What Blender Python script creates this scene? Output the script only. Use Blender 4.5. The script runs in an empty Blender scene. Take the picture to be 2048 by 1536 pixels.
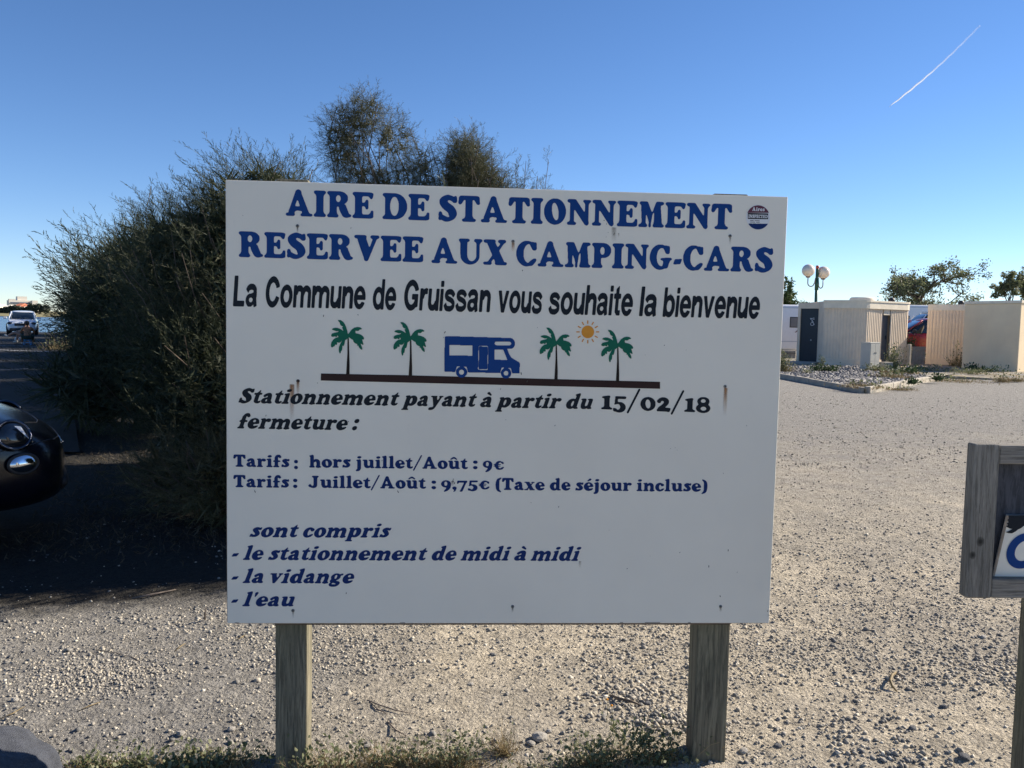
import bpy, bmesh, math, random
import numpy as np
from mathutils import Vector, Matrix
from mathutils.geometry import tessellate_polygon
S = bpy.context.scene; COL = S.collection
RNG = np.random.default_rng(7); random.seed(7)

# ---------------------------------------------------------------- camera
FPX, PITCH, ROLL, CH = 1702.0, 0.0738, 0.0190, 1.5
_F = Vector((0, math.cos(PITCH), -math.sin(PITCH))); _U = Vector((0, math.sin(PITCH), math.cos(PITCH))); _R = Vector((1, 0, 0))
CR = _R*math.cos(ROLL)+_U*math.sin(ROLL); CU = _U*math.cos(ROLL)-_R*math.sin(ROLL)
cam_d = bpy.data.cameras.new('camera'); cam = bpy.data.objects.new('camera', cam_d); COL.objects.link(cam)
cam_d.sensor_width = 36; cam_d.lens = 36*FPX/2048; cam_d.clip_start = .05; cam_d.clip_end = 30000
cam.matrix_world = Matrix(((CR.x, CU.x, -_F.x, 0), (CR.y, CU.y, -_F.y, 0), (CR.z, CU.z, -_F.z, CH), (0, 0, 0, 1)))
S.camera = cam
# ---------------------------------------------------------------- sky, sun, exposure
SUN_AZ = math.radians(68.0)      # clockwise from +Y (from the view direction towards the right)
SUN_EL = math.radians(30.0)
W = bpy.data.worlds.new('World'); S.world = W; W.use_nodes = True
nt = W.node_tree; nt.nodes.clear()
sky = nt.nodes.new('ShaderNodeTexSky'); sky.sky_type = 'NISHITA'; sky.sun_disc = False
sky.sun_elevation = SUN_EL; sky.sun_rotation = SUN_AZ; sky.altitude = 0; sky.air_density = 0.72; sky.dust_density = 0.0; sky.ozone_density = 2.0
bg = nt.nodes.new('ShaderNodeBackground'); bg.inputs[1].default_value = 0.080
wo = nt.nodes.new('ShaderNodeOutputWorld'); hs = nt.nodes.new('ShaderNodeHueSaturation'); hs.inputs['Saturation'].default_value = 1.12; tn = nt.nodes.new('ShaderNodeMix'); tn.data_type = 'RGBA'; tn.blend_type = 'MULTIPLY'; tn.inputs[0].default_value = 1; tn.inputs[7].default_value = (.93, .965, 1.08, 1); nt.links.new(sky.outputs[0], tn.inputs[6]); nt.links.new(tn.outputs[2], hs.inputs['Color']); nt.links.new(hs.outputs[0], bg.inputs[0]); nt.links.new(bg.outputs[0], wo.inputs[0])
sd = bpy.data.lights.new('sun', 'SUN'); sun = bpy.data.objects.new('sun', sd); COL.objects.link(sun)
sd.energy = 5.0; sd.angle = math.radians(.5); sd.color = (1, .90, .76)
SUNV = Vector((math.sin(SUN_AZ)*math.cos(SUN_EL), math.cos(SUN_AZ)*math.cos(SUN_EL), math.sin(SUN_EL)))
sun.rotation_euler = SUNV.to_track_quat('Z', 'Y').to_euler(); sun.location = (20, 5, 20)
S.view_settings.view_transform = 'Standard'; S.view_settings.look = 'None'; S.view_settings.gamma = 1
S.view_settings.exposure = 0.88; S.view_settings.use_curve_mapping = False

# ---------------------------------------------------------------- helpers
def ray(px, py):
    return (_F+CR*((px-1024)/FPX)+CU*((768-py)/FPX))
def gp(px, py, z=0.0):                              # a point of the ground (or a level z) seen at a pixel
    d = ray(px, py); t = (z-CH)/d.z; return Vector((0, 0, CH))+d*t
def ap(px, py, Y):                                  # a point at distance Y
    d = ray(px, py); return Vector((0, 0, CH))+d*(Y/d.y)
def tag(o, label=None, cat=None, group=None, kind=None):
    if label: o['label'] = label
    if cat: o['category'] = cat
    if group: o['group'] = group
    if kind: o['kind'] = kind
    return o
def thing(name, label, cat, loc=(0, 0, 0), rz=0, group=None):
    o = bpy.data.objects.new(name, None); COL.objects.link(o); o.location = loc; o.rotation_euler = (0, 0, rz)
    o.empty_display_size = .2
    return tag(o, label, cat, group)
def link_mesh(name, me, m=None, parent=None, smooth=False):
    if m is not None:
        for q in (m if isinstance(m, (list, tuple)) else [m]): me.materials.append(q)
    if smooth: me.polygons.foreach_set('use_smooth', [True]*len(me.polygons))
    o = bpy.data.objects.new(name, me); COL.objects.link(o); o.parent = parent
    return o
def copy_tree(o, parent=None):
    c = o.copy(); COL.objects.link(c); c.parent = parent
    for ch in o.children: copy_tree(ch, c)
    return c
class MB:
    def __init__(s): s.v = []; s.f = []
    def add(s, vs, fs):
        n = len(s.v); s.v += [tuple(v) for v in vs]; s.f += [tuple(i+n for i in f) for f in fs]; return s
    def box(s, c, d, rz=0, M=None):
        x, y, z = [k/2 for k in d]; q = [(-x, -y, -z), (x, -y, -z), (x, y, -z), (-x, y, -z), (-x, -y, z), (x, -y, z), (x, y, z), (-x, y, z)]
        if M is None: M = Matrix.Rotation(rz, 3, 'Z')
        return s.add([M@Vector(p)+Vector(c) for p in q], [(0, 3, 2, 1), (4, 5, 6, 7), (0, 1, 5, 4), (1, 2, 6, 5), (2, 3, 7, 6), (3, 0, 4, 7)])
    def b2(s, x0, x1, y0, y1, z0, z1): return s.box(((x0+x1)/2, (y0+y1)/2, (z0+z1)/2), (x1-x0, y1-y0, z1-z0))
    def tube(s, pts, rs, n=8, cap=True):
        pts = [Vector(p) for p in pts]; rs = rs if isinstance(rs, (list, tuple)) else [rs]*len(pts); vs = []; fs = []; ref = None
        for i, p in enumerate(pts):
            t = (pts[min(i+1, len(pts)-1)]-pts[max(i-1, 0)]).normalized()
            if ref is None: ref = t.orthogonal().normalized()
            ref = (ref-t*ref.dot(t)).normalized(); b = t.cross(ref)
            for k in range(n):
                a = 2*math.pi*k/n; vs.append(p+(ref*math.cos(a)+b*math.sin(a))*rs[i])
        for i in range(len(pts)-1):
            for k in range(n): fs.append((i*n+k, i*n+(k+1) % n, (i+1)*n+(k+1) % n, (i+1)*n+k))
        if cap: fs.append(tuple(range(n-1, -1, -1))); fs.append(tuple((len(pts)-1)*n+k for k in range(n)))
        return s.add(vs, fs)
    def lathe(s, prof, n=20, c=(0, 0, 0)):
        vs = []; fs = []
        for r, z in prof:
            for k in range(n): a = 2*math.pi*k/n; vs.append((c[0]+r*math.cos(a), c[1]+r*math.sin(a), c[2]+z))
        for i in range(len(prof)-1):
            for k in range(n): fs.append((i*n+k, i*n+(k+1) % n, (i+1)*n+(k+1) % n, (i+1)*n+k))
        return s.add(vs, fs)
    def ball(s, c, r, n=16, m=10, M=None):
        r = r if isinstance(r, (list, tuple)) else (r, r, r); vs = []; fs = []
        for j in range(m+1):
            th = math.pi*j/m
            for k in range(n):
                a = 2*math.pi*k/n; v = Vector((r[0]*math.sin(th)*math.cos(a), r[1]*math.sin(th)*math.sin(a), r[2]*math.cos(th)))
                if M is not None: v = M@v
                vs.append(v+Vector(c))
        for j in range(m):
            for k in range(n): fs.append((j*n+k, (j+1)*n+k, (j+1)*n+(k+1) % n, j*n+(k+1) % n))
        return s.add(vs, fs)
    def prism(s, poly, z0, z1):                      # poly in xy
        n = len(poly); vs = [(x, y, z0) for x, y in poly]+[(x, y, z1) for x, y in poly]
        fs = [tuple(range(n-1, -1, -1)), tuple(range(n, 2*n))]+[(i, (i+1) % n, n+(i+1) % n, n+i) for i in range(n)]
        return s.add(vs, fs)
    def mesh(s, name):
        me = bpy.data.meshes.new(name); me.from_pydata(s.v, [], s.f); me.validate(); me.update(); return me
    def build(s, name, m, parent=None, smooth=False, bevel=0, seg=2, sub=0, fixn=True):
        me = s.mesh(name)
        if fixn:
            bm = bmesh.new(); bm.from_mesh(me); bmesh.ops.remove_doubles(bm, verts=bm.verts, dist=1e-5); bmesh.ops.recalc_face_normals(bm, faces=bm.faces); bm.to_mesh(me); bm.free()
        o = link_mesh(name, me, m, parent, smooth)
        if bevel:
            b = o.modifiers.new('bevel', 'BEVEL'); b.width = bevel; b.segments = seg; b.limit_method = 'ANGLE'; b.angle_limit = math.radians(35); b.harden_normals = False
        if sub:
            b = o.modifiers.new('sub', 'SUBSURF'); b.levels = sub; b.render_levels = sub
        return o
def np_mesh(name, V, F):                              # V (n,3); F (m,k) with one k
    me = bpy.data.meshes.new(name); V = np.asarray(V, np.float32); F = np.asarray(F, np.int32); k = F.shape[1]
    me.vertices.add(len(V)); me.vertices.foreach_set('co', V.ravel()); me.loops.add(F.size); me.loops.foreach_set('vertex_index', F.ravel())
    me.polygons.add(len(F)); me.polygons.foreach_set('loop_start', np.arange(0, F.size, k, dtype=np.int32)); me.update(calc_edges=True); me.validate(); return me

# ---------------------------------------------------------------- materials
def srgb(r, g, b): return tuple(((c/255)/12.92 if c/255 <= .04045 else ((c/255+.055)/1.055)**2.4) for c in (r, g, b))
class NT:
    def __init__(s, name, rough=.8, metallic=0, spec=.5):
        s.m = bpy.data.materials.new(name); s.m.use_nodes = True; s.t = s.m.node_tree; s.b = s.t.nodes['Principled BSDF']
        s.b.inputs['Roughness'].default_value = rough; s.b.inputs['Metallic'].default_value = metallic; s.b.inputs['Specular IOR Level'].default_value = spec
        s.tc = s.t.nodes.new('ShaderNodeTexCoord')
    def n(s, k, **kw):
        q = s.t.nodes.new(k)
        for a, b in kw.items(): setattr(q, a, b)
        return q
    def l(s, a, b): s.t.links.new(a, b)
    def vec(s, scale=(1, 1, 1), src='Object', loc=(0, 0, 0), rot=(0, 0, 0)):
        m = s.n('ShaderNodeMapping'); s.l(s.tc.outputs[src], m.inputs[0]); m.inputs['Scale'].default_value = scale; m.inputs['Location'].default_value = loc; m.inputs['Rotation'].default_value = rot; return m.outputs[0]
    def noise(s, scale, detail=4, rough=.6, v=None, dist=0):
        q = s.n('ShaderNodeTexNoise'); q.inputs['Scale'].default_value = scale; q.inputs['Detail'].default_value = detail; q.inputs['Roughness'].default_value = rough; q.inputs['Distortion'].default_value = dist
        s.l(v if v is not None else s.tc.outputs['Object'], q.inputs['Vector']); return q.outputs[0]
    def ramp(s, fac, stops):
        q = s.n('ShaderNodeValToRGB'); e = q.color_ramp.elements
        while len(e) > 1: e.remove(e[-1])
        for i, (p, c) in enumerate(stops):
            c = (c, c, c) if isinstance(c, (int, float)) else c
            x = e[0] if i == 0 else e.new(p); x.position = p; x.color = (*c[:3], 1)
        s.l(fac, q.inputs[0]); return q.outputs[0]
    def mix(s, f, a, b, mode='MIX'):
        q = s.n('ShaderNodeMix', data_type='RGBA', blend_type=mode)
        for i, x in ((0, f), (6, a), (7, b)):
            if hasattr(x, 'links') or hasattr(x, 'is_linked'): s.l(x, q.inputs[i])
            elif i == 0: q.inputs[0].default_value = x
            else: q.inputs[i].default_value = (*x[:3], 1)
        return q.outputs[2]
    def math(s, op, a, b=0.0, clamp=False):
        q = s.n('ShaderNodeMath', operation=op, use_clamp=clamp)
        for i, x in enumerate((a, b)):
            if hasattr(x, 'is_linked'): s.l(x, q.inputs[i])
            else: q.inputs[i].default_value = x
        return q.outputs[0]
    def color(s, x):
        if hasattr(x, 'is_linked'): s.l(x, s.b.inputs['Base Color'])
        else: s.b.inputs['Base Color'].default_value = (*x[:3], 1)
        return s
    def bump(s, h, strength=.3, dist=.01):
        q = s.n('ShaderNodeBump'); q.inputs['Strength'].default_value = strength; q.inputs['Distance'].default_value = dist
        s.l(h, q.inputs['Height']); s.l(q.outputs[0], s.b.inputs['Normal']); return s
def simple(name, c, rough=.6, metallic=0, var=.12, scale=8, bump=0, bscale=60, spec=.5, coat=0):
    if 'vinyl' in name: spec = .12
    t = NT(name, rough, metallic, spec); n = t.noise(scale, 5)
    t.color(t.ramp(n, [(.3, tuple(x*(1-var) for x in c)), (.7, tuple(min(1, x*(1+var)) for x in c))]))
    if bump: t.bump(t.noise(bscale, 4), bump, .01)
    if coat: t.b.inputs['Coat Weight'].default_value = coat; t.b.inputs['Coat Roughness'].default_value = .03
    return t.m
def foliage_mat(name, stops, trans=.25, rough=.6):
    t = NT(name, rough, 0, .3); g = t.n('ShaderNodeNewGeometry'); c = t.ramp(g.outputs['Random Per Island'], stops)
    n = t.noise(1.3, 3); c = t.mix(t.math('MULTIPLY', n, .55), c, stops[0][1]); t.color(c)
    tr = t.n('ShaderNodeBsdfTranslucent'); t.l(c, tr.inputs[0]); mx = t.n('ShaderNodeMixShader'); mx.inputs[0].default_value = trans
    out = t.t.nodes['Material Output']; t.l(t.b.outputs[0], mx.inputs[1]); t.l(tr.outputs[0], mx.inputs[2]); t.l(mx.outputs[0], out.inputs[0]); return t.m
def wood_mat(name, dark, light, sc=(14, 14, 1.1), knots=(), bump=.35, green=None):
    t = NT(name, .85, 0, .25); v = t.vec(sc)
    n = t.noise(2.2, 8, .7, v, 1.2); f = t.noise(9, 6, .7, v, .4)
    c = t.ramp(n, [(.32, dark), (.5, tuple((a+b)/2 for a, b in zip(dark, light))), (.68, light)])
    c = t.mix(t.math('MULTIPLY', t.ramp(f, [(.40, 1.0), (.52, 0.0)]), .55), c, tuple(x*.35 for x in dark))
    if green: c = t.mix(t.ramp(t.noise(3, 4), [(.45, 0.0), (.75, .6)]), c, green)
    for k in knots:
        d = t.n('ShaderNodeVectorMath', operation='DISTANCE'); t.l(t.vec((1, 1, .8), loc=(0, 0, 0)), d.inputs[0]); d.inputs[1].default_value = (k[0], k[1], k[2]*.8)
        r = t.math('ADD', d.outputs[1], t.math('MULTIPLY', t.noise(60, 2), k[3]*.4))
        c = t.mix(t.ramp(t.math('DIVIDE', r, k[3]*1.6), [(.35, 1.0), (.75, .55), (.85, .15), (1, 0.0)]), c, tuple(x*.22 for x in dark))
    t.color(c); t.bump(t.math('ADD', n, f), bump, .004); return t.m
# ---- lettering: glyphs drawn as solid shapes, softened and traced to outlines ----
def _cr(pts, n=8):
    p = np.array(pts, float)
    if len(p) < 3:
        t = np.linspace(0, 1, n)[:, None]; return p[0]*(1-t)+p[-1]*t
    q = np.vstack([2*p[0]-p[1], p, 2*p[-1]-p[-2]]); out = []
    for i in range(1, len(q)-2):
        t = np.linspace(0, 1, n, endpoint=(i == len(q)-3))[:, None]
        a, b, c, d = q[i-1], q[i], q[i+1], q[i+2]
        out.append(.5*((2*b)+(-a+c)*t+(2*a-5*b+4*c-d)*t**2+(-a+3*b-3*c+d)*t**3))
    return np.vstack(out)
def _inpoly(X, Y, poly):
    r = np.zeros(X.shape, bool); n = len(poly)
    for i in range(n):
        x0, y0 = poly[i]; x1, y1 = poly[(i+1) % n]
        if y0 == y1: continue
        m = ((y0 > Y) != (y1 > Y)) & (X < (x1-x0)*(Y-y0)/(y1-y0)+x0)
        r ^= m
    return r
def _shape(X, Y, s):
    k = s[0]
    if k == 'R': return (X >= s[1]) & (Y >= s[2]) & (X <= s[3]) & (Y <= s[4])
    if k == 'P': return _inpoly(X, Y, s[1])
    if k == 'E':
        cx, cy, rx, ry = s[1:5]; a = math.radians(s[5]) if len(s) > 5 else 0
        dx, dy = X-cx, Y-cy; u = dx*math.cos(a)+dy*math.sin(a); v = -dx*math.sin(a)+dy*math.cos(a)
        return (u/rx)**2+(v/ry)**2 <= 1
    if k == 'S':                                   # stroke: [(x, y, r), ...]
        q = _cr(s[1]); r = np.zeros(X.shape, bool)
        for a, b in zip(q[:-1], q[1:]):
            d = b[:2]-a[:2]; L = max(float(d@d), 1e-9)
            t = np.clip(((X-a[0])*d[0]+(Y-a[1])*d[1])/L, 0, 1)
            r |= np.hypot(X-a[0]-t*d[0], Y-a[1]-t*d[1]) <= a[2]+(b[2]-a[2])*t
        return r
    if k == 'F':                                   # flat-ended stroke of one width: [(x, y), ...], r
        q = _cr(s[1], 10); t = np.gradient(q, axis=0); t /= np.linalg.norm(t, axis=1)[:, None]
        nrm = np.c_[-t[:, 1], t[:, 0]]*s[2]
        r = np.zeros(X.shape, bool); A = q+nrm; B = q-nrm
        for i in range(len(q)-1): r |= _inpoly(X, Y, [A[i], A[i+1], B[i+1], B[i]])
        return r
def trace(ops, x0, y0, x1, y1, cell, sig, level=.5, tol=.06):
    """solid shapes -> blurred field -> closed outlines at the half level"""
    m = cell*5; xs = np.arange(x0-m, x1+m, cell); ys = np.arange(y0-m, y1+m, cell)
    X, Y = np.meshgrid(xs+.013, ys+.017); F = np.zeros(X.shape, bool)
    for o in ops:
        if o[0] == '-': F &= ~_shape(X, Y, o[1:])
        else: F |= _shape(X, Y, o)
    F = F.astype(float); g = sig/cell; n = int(3*g)+1
    k = np.exp(-.5*(np.arange(-n, n+1)/g)**2); k /= k.sum()
    F = np.apply_along_axis(lambda v: np.convolve(v, k, 'same'), 0, F)
    F = np.apply_along_axis(lambda v: np.convolve(v, k, 'same'), 1, F)-level
    F[0, :] = F[-1, :] = -.5; F[:, 0] = F[:, -1] = -.5
    F[np.abs(F) < 1e-9] = 1e-9
    segs = {}
    def ep(j, i, e):                                # edge key and point
        if e == 0: a, b = (j, i), (j, i+1)
        elif e == 1: a, b = (j, i+1), (j+1, i+1)
        elif e == 2: a, b = (j+1, i), (j+1, i+1)
        else: a, b = (j, i), (j+1, i)
        return a, b
    S = F > 0
    cells = np.argwhere((S[:-1, :-1] != S[1:, 1:]) | (S[:-1, 1:] != S[1:, :-1]) | (S[:-1, :-1] != S[:-1, 1:]))
    nxt = {}
    TAB = {1: [(3, 0)], 2: [(0, 1)], 3: [(3, 1)], 4: [(1, 2)], 5: [(3, 0), (1, 2)], 6: [(0, 2)], 7: [(3, 2)], 8: [(2, 3)],
           9: [(2, 0)], 10: [(0, 1), (2, 3)], 11: [(2, 1)], 12: [(1, 3)], 13: [(1, 0)], 14: [(0, 3)]}
    for j, i in cells:
        c = S[j, i]*1+S[j, i+1]*2+S[j+1, i+1]*4+S[j+1, i]*8
        for a, b in TAB.get(int(c), []): nxt[ep(j, i, a)] = ep(j, i, b)
    loops = []
    while nxt:
        st = next(iter(nxt)); cur = st; L = []
        while cur in nxt:
            (a, b) = cur; fa, fb = F[a], F[b]; t = fa/(fa-fb)
            pa = np.array([xs[a[1]], ys[a[0]]]); pb = np.array([xs[b[1]], ys[b[0]]])
            L.append(pa+(pb-pa)*t); cur = nxt.pop(cur)
        L = np.array(L)
        if len(L) < 6: continue
        keep = [0]                                   # drop points that lie on a straight run
        for q in range(1, len(L)-1):
            a, b = L[keep[-1]], L[q+1]; d = b-a; ln = np.hypot(*d)+1e-9
            seg = L[keep[-1]+1:q+1]
            dev = np.abs((seg[:, 0]-a[0])*d[1]-(seg[:, 1]-a[1])*d[0])/ln
            if dev.max() > cell*tol: keep.append(q)
        L = L[keep]
        if len(L) > 3: loops.append(L)
    return loops
def Sf(x0, x1, y=46, r=46): return ('S', [(x0+r, y, r), (x1-r, y, r)])            # soft slab serif
def Br(x0, x1, sx0, sx1, y=46, h=115):                                               # bracket between stem and serif
    return ('P', [(sx0, y+h), (sx1, y+h), (sx1+(x1-sx1)*.45, y+22*(1 if h > 0 else -1)), (x1-30, y), (x0+30, y), (sx0-(sx0-x0)*.45, y+22*(1 if h > 0 else -1))])
def foot(x0, x1, sx0, sx1, y=46, r=46): return [Sf(x0, x1, y, r), Br(x0, x1, sx0, sx1, y, 115)]
def head(x0, x1, sx0, sx1, y=654, r=46): return [Sf(x0, x1, y, r), Br(x0, x1, sx0, sx1, y, -115)]
def N_(*s): return ('-',)+s
G = {}
G['A'] = (695, [('P', [(255, 640), (395, 640), (590, 130), (640, 50), (415, 50), (420, 140), (255, 140), (205, 60), (85, 60)]), ('E', 325, 628, 82, 84),
  ('P', [(243, 628), (300, 640), (180, 130), (95, 60), (70, 120)]), Sf(0, 240), Sf(375, 695, 38, 38), ('R', 200, 150, 480, 260),
  N_('P', [(302, 455), (372, 262), (238, 262)]), N_('E', 315, 62, 62, 88), N_('R', 255, -20, 378, 60)])
G['I'] = (320, [('R', 68, 40, 252, 660)]+foot(0, 320, 68, 252)+head(0, 320, 68, 252))
G['R'] = (630, [('R', 68, 40, 252, 660)]+foot(0, 300, 68, 252)+[Sf(0, 200, 654), Br(0, 200, 68, 200, 654, -115), ('R', 100, 592, 330, 700), ('E', 330, 520, 215, 180), ('R', 100, 300, 330, 420),
  ('P', [(250, 330), (480, 350), (580, 90), (560, 20), (430, 10), (390, 60), (330, 260)]), ('S', [(400, 250, 90), (460, 120, 92), (500, 62, 62), (590, 60, 40)]),
  N_('E', 290, 505, 60, 95), N_('R', 252, 430, 285, 585)])
G['E'] = (550, [('R', 68, 40, 252, 660), Sf(0, 300), Br(0, 300, 68, 252), Sf(0, 300, 654), Br(0, 300, 68, 252, 654, -115), ('R', 150, 588, 470, 700), ('R', 150, 0, 490, 105),
  ('S', [(500, 650, 48), (490, 560, 42)]), ('P', [(420, 590), (480, 600), (450, 560)]), ('S', [(500, 60, 55), (515, 185, 38)]), ('P', [(400, 90), (480, 170), (480, 90)]),
  ('R', 240, 330, 390, 415), ('S', [(378, 475, 36), (368, 372, 48), (378, 275, 36)]), ('P', [(280, 330), (370, 300), (370, 450), (280, 415)])])
G['D'] = (640, [('R', 68, 40, 262, 660), Sf(0, 300), Br(0, 300, 68, 252), Sf(0, 300, 654), Br(0, 300, 68, 252, 654, -115),
  ('E', 320, 350, 320, 350), N_('R', -20, 110, 60, 590), ('R', 150, 10, 330, 690), N_('E', 310, 350, 112, 255), N_('R', 262, 130, 310, 580), N_('P', [(-60, 118), (66, 118), (66, 582), (-60, 582)])])
G['S'] = (500, [('S', [(430, 560, 72), (385, 600, 66), (250, 640, 72), (130, 540, 98), (200, 420, 110), (330, 320, 112), (385, 190, 108), (290, 80, 82), (160, 75, 74), (75, 150, 56), (62, 225, 42)]),
  ('S', [(455, 655, 34), (440, 560, 60)]), ('S', [(50, 60, 40), (75, 160, 50)]), N_('E', 330, 520, 62, 30, -28), N_('E', 235, 155, 70, 34, -25)])
G['T'] = (570, [('R', 193, 40, 377, 660)]+foot(100, 470, 193, 377)+[('R', 80, 590, 490, 700), ('S', [(70, 640, 58), (45, 500, 44)]), ('S', [(500, 640, 58), (525, 500, 44)]), ('P', [(90, 610), (160, 600), (90, 480)]), ('P', [(480, 610), (410, 600), (480, 480)])])
G['O'] = (585, [('E', 292, 350, 292, 358), N_('E', 298, 350, 84, 240, 9)])
G['N'] = (640, [('R', 78, 40, 190, 640)]+foot(0, 250, 90, 190)+[Sf(0, 220, 654), ('P', [(60, 700), (230, 700), (560, 200), (590, 40), (520, -10), (470, 20), (150, 500), (90, 600)]),
  ('R', 470, 60, 572, 660), ('S', [(455, 654, 38), (600, 654, 38)]), Br(400, 640, 480, 572, 654, -100), ('E', 530, 45, 42, 55), N_('R', 190, 90, 205, 300)])
G['M'] = (690, [('P', [(60, 640), (150, 660), (230, 80), (100, 40), (90, 100)]), Sf(0, 245), Br(0, 245, 100, 190), Sf(20, 240, 654), ('P', [(70, 700), (240, 700), (350, 430), (370, 300), (330, 30), (290, 20), (130, 520)]),
  ('P', [(340, 330), (470, 700), (580, 700), (640, 60), (400, 60), (425, 480), (360, 300), (330, 20), (290, 40)]), Sf(385, 690), Br(385, 690, 425, 620), Sf(470, 680, 654), ('E', 310, 40, 34, 50), N_('P', [(204, 100), (202, 400), (285, 130), (270, 70)]), N_('P', [(412, 100), (418, 440), (348, 150), (356, 70)])])
G['V'] = (665, [('P', [(80, 660), (300, 660), (410, 330), (350, 0), (280, 0), (90, 560)]), Sf(0, 330, 654), ('P', [(320, 100), (500, 640), (610, 640), (370, 10), (280, 20)]), Sf(420, 665, 654), ('E', 320, 45, 62, 60)])
G['U'] = (635, [('R', 50, 260, 235, 660)]+head(0, 295, 50, 235)+[('E', 300, 230, 250, 240), ('R', 480, 240, 565, 660), Sf(405, 635, 654), Br(405, 635, 480, 565, 654, -100), N_('E', 360, 245, 122, 165), N_('R', 238, 245, 480, 620)])
G['U'] = (635, [('R', 50, 260, 235, 660)]+head(0, 295, 50, 235)+[('E', 307, 240, 257, 250), N_('E', 355, 255, 120, 170), N_('R', 235, 255, 475, 620), ('R', 475, 240, 565, 660), Sf(405, 635, 654), Br(405, 635, 475, 565, 654, -100)])
G['X'] = (640, [('P', [(60, 680), (290, 680), (600, 20), (350, 20)]), Sf(0, 330, 654), Sf(310, 640), ('P', [(500, 660), (590, 660), (190, 40), (90, 40)]), Sf(385, 610, 654), Sf(0, 235)])
G['C'] = (545, [('E', 280, 350, 280, 358), N_('E', 330, 350, 135, 262), N_('P', [(340, 250), (620, 150), (620, 520), (340, 480)]), ('S', [(430, 610, 70), (480, 500, 66)]), ('S', [(505, 640, 34), (495, 480, 40)]), ('S', [(390, 70, 66), (470, 150, 58), (505, 190, 34)])])
G['P'] = (520, [('R', 68, 40, 252, 660)]+foot(0, 300, 68, 252)+[Sf(0, 200, 654), Br(0, 200, 68, 200, 654, -115), ('R', 100, 592, 310, 700), ('E', 310, 490, 210, 210), ('R', 200, 280, 310, 380), N_('E', 285, 480, 60, 112), N_('R', 252, 390, 285, 580)])
G['G'] = (600, [('E', 280, 350, 280, 358), N_('E', 320, 350, 130, 255), N_('P', [(340, 330), (640, 300), (640, 520), (340, 480)]), ('S', [(430, 615, 66), (475, 500, 62)]), ('S', [(500, 640, 34), (495, 480, 40)]),
  ('S', [(330, 290, 40), (560, 300, 42)]), ('P', [(360, 300), (560, 300), (480, 60), (360, 60)]), ('S', [(430, 110, 80), (455, 220, 70)]), N_('E', 310, 200, 52, 60)])
G['J'] = (520, [('R', 240, 160, 415, 660)]+head(165, 490, 240, 415)+[('E', 230, 150, 185, 160), N_('E', 170, 215, 75, 110), N_('R', 95, 215, 238, 430), ('E', 85, 120, 82, 78)])
G['-'] = (260, [('P', [(50, 300), (255, 320), (205, 165), (5, 150)])])
# lower case
G['a'] = (470, [('S', [(105, 365, 68), (170, 425, 60), (260, 432, 70), (300, 350, 84), (312, 140, 86)]), ('E', 165, 135, 160, 140), ('S', [(160, 235, 42), (300, 285, 40)]), ('S', [(330, 80, 78), (420, 50, 48)]), N_('E', 212, 150, 32, 58, -8)])
G['r'] = (430, [('R', 60, 40, 230, 440), Sf(0, 290, 40, 42), Br(0, 290, 60, 230, 40, 72), ('S', [(40, 445, 36), (150, 455, 46)]), ('S', [(200, 340, 40), (280, 420, 60), (345, 400, 86)]), ])
G['i'] = (300, [('R', 65, 40, 235, 460), Sf(0, 300, 40, 42), Br(0, 300, 65, 235, 40, 72), ('S', [(45, 440, 36), (180, 465, 46)]), ('E', 155, 620, 100, 72, 8)])
G['l'] = (300, [('R', 65, 40, 235, 680), Sf(0, 300, 40, 42), Br(0, 300, 65, 235, 40, 72), ('S', [(45, 655, 36), (180, 690, 46)])])
G['f'] = (360, [('R', 65, 40, 235, 560), Sf(0, 290, 40, 42), Br(0, 290, 65, 235, 40, 72), ('S', [(30, 335, 30), (310, 335, 30)]), ('R', 10, 330, 320, 400), ('S', [(150, 540, 84), (190, 640, 66), (270, 665, 60), (320, 590, 66)]), N_('E', 245, 545, 18, 42)])
G['s'] = (390, [('S', [(330, 395, 52), (270, 430, 50), (180, 440, 54), (120, 370, 76), (200, 290, 84), (285, 170, 86), (230, 80, 66), (120, 70, 56), (60, 130, 48)]), ('S', [(355, 470, 26), (340, 390, 44)]), ('S', [(38, 35, 30), (60, 130, 44)])])
G['h'] = (560, [('R', 60, 40, 225, 680), ('S', [(45, 655, 36), (165, 690, 46)]), Sf(0, 270, 40, 42), Br(0, 270, 60, 225, 40, 72), ('S', [(210, 330, 40), (310, 415, 76), (415, 340, 88), (420, 60, 84)]), Sf(300, 560, 40, 42)])
G['n'] = (560, [('R', 60, 40, 225, 440), ('S', [(40, 445, 36), (150, 455, 46)]), Sf(0, 270, 40, 42), Br(0, 270, 60, 225, 40, 72), ('S', [(210, 330, 40), (310, 415, 76), (415, 340, 88), (420, 60, 84)]), Sf(300, 560, 40, 42)])
G['m'] = (850, G['n'][1]+[('S', [(490, 330, 40), (600, 415, 76), (700, 340, 88), (705, 60, 84)]), Sf(590, 850, 40, 42)])
G['o'] = (480, [('E', 240, 245, 240, 255), N_('E', 242, 245, 56, 150, 8)])
G['u'] = (560, [('R', 60, 180, 230, 450), ('S', [(30, 450, 36), (170, 455, 44)]), ('S', [(145, 200, 85), (180, 95, 86), (290, 70, 64), (380, 150, 40)]), ('R', 340, 50, 505, 450), ('S', [(310, 450, 36), (440, 455, 44)]), ('S', [(420, 60, 60), (530, 45, 36)])])
G['e'] = (460, [('E', 230, 245, 230, 255), N_('E', 245, 350, 58, 72, 0), N_('P', [(240, 225), (520, 225), (520, 110), (300, 150)]), N_('E', 300, 175, 58, 48), ('S', [(200, 262, 40), (395, 262, 38)]), ('S', [(350, 85, 60), (420, 130, 30)])])
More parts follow.
